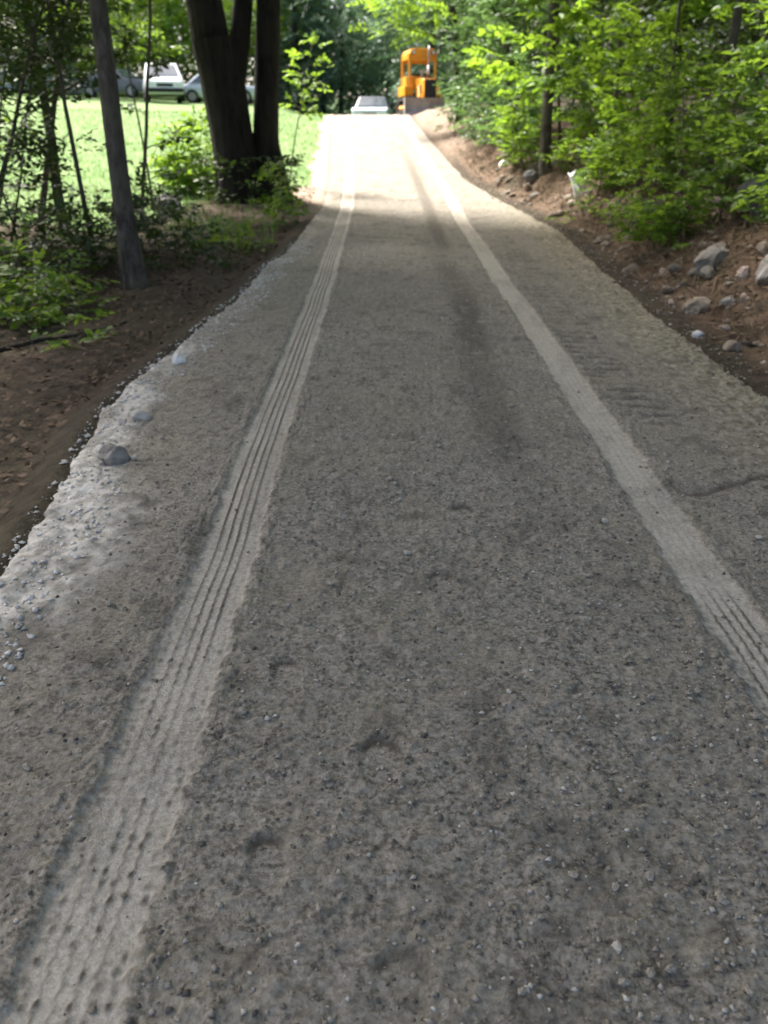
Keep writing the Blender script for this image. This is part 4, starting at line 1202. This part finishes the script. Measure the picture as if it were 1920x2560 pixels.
def bulldozer(x, y, rz):
    z = hz(x, y) + .02
    root = empty('bulldozer', (x, y, z), rz)
    tag(root, 'yellow bulldozer with roll-over canopy and dusty blade on the crest', 'bulldozer')
    # crawler tracks
    for s in (-1, 1):
        cx = s * .68
        prof = []
        for a in np.linspace(math.pi * .5, math.pi * 1.5, 9): prof.append((-.95 + .38 * math.cos(a), .40 + .38 * math.sin(a)))
        for a in np.linspace(-math.pi * .5, math.pi * .5, 9): prof.append((.95 + .38 * math.cos(a), .40 + .38 * math.sin(a)))
        inner = [(p * .90, .40 + (q - .40) * .78) for p, q in prof]
        n = len(prof); mb = MB(); V = []
        for xx in (cx - .18, cx + .18):
            V += [(xx, p, q) for p, q in prof] + [(xx, p, q) for p, q in inner]
        F = []
        for i in range(n):
            j = (i + 1) % n
            F += [(i, j, n + j, n + i)[::-1], (2 * n + i, 2 * n + j, 3 * n + j, 3 * n + i), (i, j, 2 * n + j, 2 * n + i), (n + i, n + j, 3 * n + j, 3 * n + i)[::-1]]
        mb.add(V, F)
        trk = mb.build('track', M['steel_dark'], root)
        # grouser bars
        shoe_me = None
        per = []
        for k in range(12):
            per.append((-.95 + 1.9 * (k + .5) / 12, .80, 0)); per.append((-.95 + 1.9 * (k + .5) / 12, .0, 0))
        for a in np.linspace(.15, math.pi - .15, 6):
            per.append((-.95 - .40 * math.sin(a), .40 + .40 * math.cos(a), a)); per.append((.95 + .40 * math.sin(a), .40 + .40 * math.cos(a), -a))
        for (py, pz, a) in per:
            if shoe_me is None:
                b = MB().box((0, 0, 0), (.38, .03, .05)); shoe_me = bpy.data.meshes.new('track_shoe'); shoe_me.from_pydata(b.v, [], b.f); shoe_me.materials.append(M['steel_dark'])
            o = bpy.data.objects.new('track_shoe', shoe_me); C.objects.link(o); o.parent = trk
            o.location = (cx, py, pz); o.rotation_euler = (a, 0, 0)
        for py, r in ((-.95, .28), (.95, .28)):
            MB().tube([(cx - .12, py, .40), (cx + .12, py, .40)], r, 20).build('idler' if py < 0 else 'sprocket', M['steel_dark'], root)
        for py in (-.5, -.17, .17, .5):
            MB().tube([(cx - .12, py, .20), (cx + .12, py, .20)], .11, 14).build('roller', M['steel_dark'], root)
        MB().box((cx, 0, .42), (.16, 1.5, .20)).build('track_frame', M['yellow'], root, .02)
        MB().box((s * .60, .55, 1.08), (.42, 1.25, .42)).build('fender', M['yellow'], root, .03)
        # push arm and its brace
        MB().tube([(s * .95, .2, .38), (s * 1.0, -1.55, .35)], .075, 4).build('push_arm', M['yellow'], root)
        MB().tube([(s * .98, -.9, .40), (s * .95, -1.62, .70)], .04, 8).build('brace', M['steel_dusty'], root)
        # lift cylinder
        c = MB().tube([(s * .42, -1.05, 1.22), (s * .50, -1.45, .75)], .055, 12).build('lift_cylinder', M['yellow'], root, smooth=False)
        MB().tube([(s * .50, -1.45, .75), (s * .52, -1.66, .52)], .028, 10).build('rod', M['pipe'], c)
    MB().box((0, 0, .62), (.95, 2.0, .42)).build('chassis', M['steel_dark'], root, .03)
    # engine hood with sloping front
    hood = MB().prism([(-1.42, .72), (-1.42, 1.44), (-1.30, 1.50), (-.10, 1.58), (-.02, 1.50), (-.02, .80)], -.30, .30).build('hood', M['yellow'], root, .035)
    for s in (-1, 1):
        MB().box((s * .303, -.72, 1.10), (.012, .80, .34)).build('side_panel', M['steel_dark'] if s < 0 else M['yellow'], hood, .01)
    g = MB().box((0, -1.45, 1.08), (.53, .06, .80)).build('radiator_grille', M['black'], root, .01)
    for k in range(9):
        MB().box((0, -1.485, .76 + k * .075), (.50, .012, .018)).build('slat', M['steel_dark'], g)
    MB().box((-.285, -1.46, 1.06), (.05, .09, .76)).build('grille_guard', M['yellow'], root, .01)
    MB().box((.285, -1.46, 1.06), (.05, .09, .76)).build('grille_guard', M['yellow'], root, .01)
    ex = MB().tube([(.10, -.75, 1.5), (.10, -.75, 2.05)], .06, 14).tube([(.10, -.75, 2.05), (.10, -.75, 2.62), (.12, -.72, 2.80)], .042, 14).build('exhaust_stack', M['pipe'], root, smooth=True)
    MB().tube([(.10, -.75, 1.52), (.10, -.75, 1.68)], .075, 14).build('muffler', M['steel_dark'], ex)
    MB().tube([(-.12, -.45, 1.5), (-.12, -.45, 1.78)], .05, 12).tube([(-.12, -.45, 1.78), (-.12, -.45, 1.90)], .09, 14).build('air_cleaner', M['steel_dusty'], root)
    # operator station
    MB().box((0, .05, 1.42), (1.02, .14, .52)).build('dashboard', M['yellow'], root, .03)
    MB().box((0, .5, .98), (1.0, 1.0, .10)).build('floor_plate', M['steel_dark'], root)
    st = MB().box((0, .72, 1.26), (.52, .50, .16)).build('seat', M['black'], root, .04)
    MB().box((0, .98, 1.58), (.52, .12, .55), (-.15, 0, 0)).build('backrest', M['black'], st, .04)
    for s, yy in ((-.30, .22), (-.18, .25), (.28, .22)):
        lv = MB().tube([(s, yy, 1.1), (s, yy + .05, 1.72)], .014, 8).build('lever', M['steel_dark'], root)
        MB().box((s, yy + .055, 1.74), (.05, .05, .07)).build('knob', M['black'], lv, .015)
    # roll-over canopy
    can = MB().prism([(-.62, 2.55), (-.55, 2.72), (-.42, 2.78), (.42, 2.78), (.55, 2.72), (.62, 2.55)], -.15, 1.22, 1)
    can = MB().add([(a, yy, b) for yy in (-.15, 1.22) for a, b in [(-.62, 2.45), (-.62, 2.58), (-.54, 2.72), (-.42, 2.77), (.42, 2.77), (.54, 2.72), (.62, 2.58), (.62, 2.45)]],
                   [(0, 1, 2, 3, 4, 5, 6, 7), tuple(range(15, 7, -1))] + [(i, i + 8, (i + 1) % 8 + 8, (i + 1) % 8) for i in range(8)]).build('canopy_roof', M['yellow'], root, .02)
    MB().box((0, -.10, 2.36), (1.10, .08, .20)).build('header', M['yellow'], can, .015)
    MB().box((0, 1.18, 2.36), (1.10, .08, .20)).build('header', M['yellow'], can, .015)
    for s in (-1, 1):
        MB().tube([(s * .60, -.08, 1.22), (s * .60, -.08, 2.55)], .075, 4).build('post', M['yellow'], root, .01)
        MB().tube([(s * .60, 1.14, 1.22), (s * .60, 1.14, 2.55)], .085, 4).build('post', M['yellow'], root, .01)
        MB().box((s * .61, .53, 2.42), (.07, 1.2, .16)).build('side_rail', M['yellow'], root, .015)
        MB().box((s * .61, .75, 1.45), (.06, .75, .46)).build('side_guard', M['yellow'], root, .02)
        lt = MB().tube([(s * .45, -.17, 2.60), (s * .45, -.25, 2.60)], .07, 14).build('work_light', M['black'], root)
        MB().tube([(s * .45, -.251, 2.60), (s * .45, -.262, 2.60)], .055, 14).build('lens', M['lamp'], lt)
    # blade: curved mouldboard
    bl = MB(); n = 9; V = []
    for i in range(n):
        t = i / (n - 1); zz = .05 + .68 * t
        yy = -1.66 - .16 * math.cos(math.pi * (t - .45)) + .16
        for xx in (-1.22, 1.22): V.append((xx, -1.72 - .14 * (2 * t - 1) ** 2, zz))
        for xx in (-1.22, 1.22): V.append((xx, -1.66 - .14 * (2 * t - 1) ** 2, zz))
    F = []
    for i in range(n - 1):
        a = i * 4; b = a + 4
        F += [(a, a + 1, b + 1, b), (a + 2, b + 2, b + 3, a + 3), (a, b, b + 2, a + 2), (a + 1, a + 3, b + 3, b + 1)]
    F += [(0, 2, 3, 1), ((n - 1) * 4, (n - 1) * 4 + 1, (n - 1) * 4 + 3, (n - 1) * 4 + 2)]
    blade = bl.add(V, F).build('blade', M['steel_dusty'], root)
    MB().box((0, -1.875, .07), (2.42, .03, .16)).build('cutting_edge', M['pipe'], blade, .006)
    for s in (-1, 1):
        MB().box((s * 1.235, -1.76, .39), (.03, .24, .70)).build('end_plate', M['steel_dusty'], blade, .006)
bulldozer(1.70, 42.0, math.radians(13))

# ------------------------------------------------------------------ parked vehicles
def wheel(root, x, y, r=.34, w=.22):
    t = MB().tube([(x - w / 2, y, r), (x + w / 2, y, r)], r, 22).build('wheel', M['black'], root, .02)
    MB().tube([(x - w / 2 - .012, y, r), (x + w / 2 + .012, y, r)], r * .6, 16).build('rim', M['steel_dusty'], t)

def loft(secs):
    """sections: lists of (x, y, z) rings with equal counts"""
    n = len(secs[0]); V = [p for s in secs for p in s]; F = []
    for i in range(len(secs) - 1):
        for k in range(n):
            F.append((i * n + k, i * n + (k + 1) % n, (i + 1) * n + (k + 1) % n, (i + 1) * n + k))
    F += [tuple(range(n))[::-1], tuple(range((len(secs) - 1) * n, len(secs) * n))]
    return MB().add(V, F)

def car(name, label, cat, x, y, rz, paint, L, W, hb, H, prof_cab, hood_drop=.12, rear_drop=.0, group='vehicles parked beyond the road', van=False):
    """body runs along local Y with the front at -Y; prof_cab = (y front foot, y front top, y rear top, y rear foot)"""
    root = empty(name, (x, y, hz(x, y)), rz); tag(root, label, cat, group)
    def ring_at(yy, zt, w):
        return [(-w * .94, yy, .30), (-w, yy, .52), (-w, yy, zt - .14), (-w * .93, yy, zt), (w * .93, yy, zt), (w, yy, zt - .14), (w, yy, .52), (w * .94, yy, .30)]
    w = W / 2
    a, b, c, d = prof_cab
    st = [(-L / 2, hb - hood_drop - .14, w * .86), (-L / 2 + .18, hb - hood_drop, w * .96), (a, hb, w), (0, hb, w), (d, hb, w), (L / 2 - .15, hb - rear_drop, w * .97), (L / 2, hb - rear_drop - .10, w * .90)]
    st = sorted(st, key=lambda q: q[0])
    loft([ring_at(*q) for q in st]).build('body', M[paint], root, .04)
    wt = w * .78
    cab = MB().add([(-w * .95, a, hb - .01), (w * .95, a, hb - .01), (w * .95, d, hb - .01), (-w * .95, d, hb - .01), (-wt, b, H), (wt, b, H), (wt, c, H), (-wt, c, H)],
                   [(3, 2, 1, 0), (4, 5, 6, 7), (0, 1, 5, 4), (2, 3, 7, 6), (1, 2, 6, 5), (3, 0, 4, 7)]).build('cabin', M[paint], root, .05)
    def pane(nm, quad, off):
        q = [Vector(p) for p in quad]; ctr = sum(q, Vector()) / 4
        nrm = (q[1] - q[0]).cross(q[3] - q[0]).normalized()
        if nrm.dot(Vector(off)) < 0: nrm = -nrm
        q = [ctr + (p - ctr) * .86 + nrm * .004 for p in q]
        q2 = [p + nrm * .014 for p in q]
        MB().add(q + q2, [(3, 2, 1, 0), (4, 5, 6, 7), (0, 1, 5, 4), (1, 2, 6, 5), (2, 3, 7, 6), (3, 0, 4, 7)]).build(nm, M['glass'], cab)
    Z0 = hb + .03; Z1 = H - .05
    def lerp(p, q, t): return p + (q - p) * t
    pane('windscreen', [(-w * .93, a, Z0), (w * .93, a, Z0), (wt, b, Z1 + .02), (-wt, b, Z1 + .02)], (0, -1, .4))
    pane('rear_window', [(-w * .93, d, Z0), (w * .93, d, Z0), (wt, c, Z1 + .02), (-wt, c, Z1 + .02)], (0, 1, .4))
    for s in (-1, 1):
        xm, xt = s * w * .95, s * wt
        mid = (a + d) / 2
        pane('side_window', [(xm, a + .1, Z0), (xm, mid - .04, Z0), (xt, (b + c) / 2 - .04, Z1), (xt, b + .05, Z1)], (s, 0, .3))
        pane('side_window', [(xm, mid + .04, Z0), (xm, d - .1, Z0), (xt, c - .05, Z1), (xt, (b + c) / 2 + .04, Z1)], (s, 0, .3))
        wheel(root, s * (w - .10), -L / 2 + .80); wheel(root, s * (w - .10), L / 2 - .85)
        MB().box((s * w * .68, -L / 2 + .02, hb - hood_drop - .27), (.34, .06, .15)).build('headlight', M['lamp'], root, .02)
        MB().box((s * w * .82, L / 2 - .015, hb - rear_drop - .25), (.16, .06, .28)).build('tail_light', M['tail'], root, .02)
        m = MB().box((s * (w + .09), a + .25, hb + .10), (.16, .10, .16)).build('side_mirror', M['black'], root, .03)
    MB().box((0, -L / 2 - .02, .46), (W * .92, .12, .18)).build('bumper', M['black'], root, .03)
    MB().box((0, L / 2 + .02, .46), (W * .92, .12, .18)).build('bumper', M['black'], root, .03)
    MB().box((0, -L / 2 + .015, hb - hood_drop - .30), (W * .42, .05, .14)).build('grille', M['black'], root, .01)
    return root

car('minivan', 'white minivan parked on the sunlit lawn left of the big tree', 'van', -10.95, 46.0, math.radians(16), 'white_paint', 4.4, 1.85, 1.08, 1.72, (-1.15, -.45, 1.9, 2.1), .10)
car('silver_car', 'silver blue car half hidden behind the big double tree', 'car', -8.8, 49.5, math.radians(96), 'silver_paint', 4.4, 1.75, .92, 1.42, (-.95, -.2, .95, 1.6), .10, .04)
car('dark_car', 'dark grey car parked left of the white minivan', 'car', -14.4, 50.5, math.radians(70), 'grey_paint', 4.3, 1.75, .95, 1.45, (-.95, -.25, .9, 1.55), .10, .04)

# pickup seen over the crest, tail towards the camera
def pickup(x, y, rz):
    root = empty('pickup_truck', (x, y, hz(x, y)), rz)
    tag(root, 'pale blue-white pickup truck with dark cab half hidden beyond the crest', 'truck', 'vehicles parked beyond the road')
    body = loft([[(-.98 * k, yy, .45), (-1.0 * k, yy, .62), (-1.0 * k, yy, zt - .06), (-.95 * k, yy, zt), (.95 * k, yy, zt), (1.0 * k, yy, zt - .06), (1.0 * k, yy, .62), (.98 * k, yy, .45)]
                 for yy, zt, k in ((-2.6, 1.18, .96), (-2.5, 1.22, 1.0), (-.5, 1.22, 1.0), (1.0, 1.22, 1.0), (2.3, 1.16, 1.0), (2.6, 1.04, .94))]).build('body', M['truck_paint'], root, .03)
    tg = MB().box((0, -2.62, .92), (1.62, .05, .50)).build('tailgate', M['white_paint'], root, .02)
    MB().box((0, -2.652, 1.02), (.22, .02, .07)).build('handle', M['black'], tg, .008)
    MB().box((0, -2.66, .50), (1.9, .16, .16)).build('bumper', M['pipe'], root, .03)
    for s in (-1, 1):
        MB().box((s * .90, -2.60, .96), (.14, .05, .36)).build('tail_light', M['tail'], root, .015)
        wheel(root, s * .86, -1.55, .38, .26); wheel(root, s * .86, 1.65, .38, .26)
        MB().box((s * 1.08, .95, 1.34), (.20, .10, .20)).build('side_mirror', M['black'], root, .03)
    cab = MB().add([(-.93, -.55, 1.2), (.93, -.55, 1.2), (.93, 1.25, 1.2), (-.93, 1.25, 1.2), (-.72, -.35, 1.80), (.72, -.35, 1.80), (.72, .55, 1.80), (-.72, .55, 1.80)],
                   [(3, 2, 1, 0), (4, 5, 6, 7), (0, 1, 5, 4), (2, 3, 7, 6), (1, 2, 6, 5), (3, 0, 4, 7)]).build('cab', M['grey_paint'], root, .05)
    MB().add([(-.80, -.535, 1.27), (.80, -.535, 1.27), (.64, -.405, 1.72), (-.64, -.405, 1.72), (-.80, -.56, 1.27), (.80, -.56, 1.27), (.64, -.43, 1.72), (-.64, -.43, 1.72)],
             [(0, 1, 2, 3), (7, 6, 5, 4), (0, 4, 5, 1), (1, 5, 6, 2), (2, 6, 7, 3), (3, 7, 4, 0)]).build('rear_window', M['glass'], cab)
    MB().add([(-.80, 1.17, 1.27), (.80, 1.17, 1.27), (.64, .66, 1.72), (-.64, .66, 1.72), (-.80, 1.20, 1.29), (.80, 1.20, 1.29), (.64, .69, 1.74), (-.64, .69, 1.74)],
             [(3, 2, 1, 0), (4, 5, 6, 7), (1, 5, 4, 0), (2, 6, 5, 1), (3, 7, 6, 2), (0, 4, 7, 3)]).build('windscreen', M['glass'], cab)
    for s in (-1, 1): MB().box((s * .68, 2.58, .86), (.34, .08, .16)).build('headlight', M['lamp'], root, .02)
    MB().box((0, 2.59, .84), (.80, .06, .16)).build('grille', M['steel_dusty'], root, .01)
    MB().box((0, 2.64, .56), (1.8, .12, .16)).build('bumper', M['pipe'], root, .03)
    rk = MB()
    for s in (-.62, .62): rk.tube([(s, -.75, 1.2), (s, -.70, 1.70)], .03, 8)
    rk.tube([(-.62, -.70, 1.70), (.62, -.70, 1.70)], .03, 8).build('headache_rack', M['black'], root)
pickup(-.62, 52.8, math.radians(176))

# ------------------------------------------------------------------ house
def house(x, y, rz):
    root = empty('house', (x, y, hz(x, y) - .1), rz); tag(root, 'blue-grey house glimpsed through leaves at the upper left', 'house')
    W, D, H = 9.0, 7.0, 4.6
    wall = MB().prism([(-W / 2, 0), (W / 2, 0), (W / 2, H), (0, H + 2.6), (-W / 2, H)], -D / 2, D / 2, 1).build('wall', M['siding'], root)
    bme = MB().box((0, 0, 0), (W - .02, .03, .15)); me = bpy.data.meshes.new('siding_board'); me.from_pydata(bme.v, [], bme.f); me.materials.append(M['siding'])
    for k in range(26):
        o = bpy.data.objects.new('siding_board', me); C.objects.link(o); o.parent = wall
        o.location = (0, -D / 2 - .012, .1 + k * .175); o.rotation_euler = (.07, 0, 0)
    for s in (-1, 1):
        a = math.atan2(2.6, W / 2)
        MB().box((s * (W / 4 + .12), 0, H + 1.3 + .10), (W / 2 / math.cos(a) + .5, D + .8, .14), (0, s * a, 0)).build('roof', M['roof'], root)
    for wx, wz in ((-2.4, 1.6), (2.2, 1.6), (-2.4, 3.4), (0.2, 3.4), (2.6, 3.4)):
        f = MB().box((wx, -D / 2 - .05, wz), (1.15, .08, 1.35)).build('window', M['trim'], root, .01)
        MB().box((wx, -D / 2 - .10, wz + .30), (.92, .03, .52)).build('pane', M['glass'], f)
        MB().box((wx, -D / 2 - .10, wz - .30), (.92, .03, .52)).build('pane', M['glass'], f)
    dr = MB().box((0.2, -D / 2 - .06, 1.08), (1.0, .10, 2.1)).build('door', M['trim'], root, .01)
    MB().tube([(.55, -D / 2 - .12, 1.05), (.55, -D / 2 - .20, 1.05)], .035, 10).build('handle', M['pipe'], dr)
house(-24.6, 57.0, math.radians(-14))
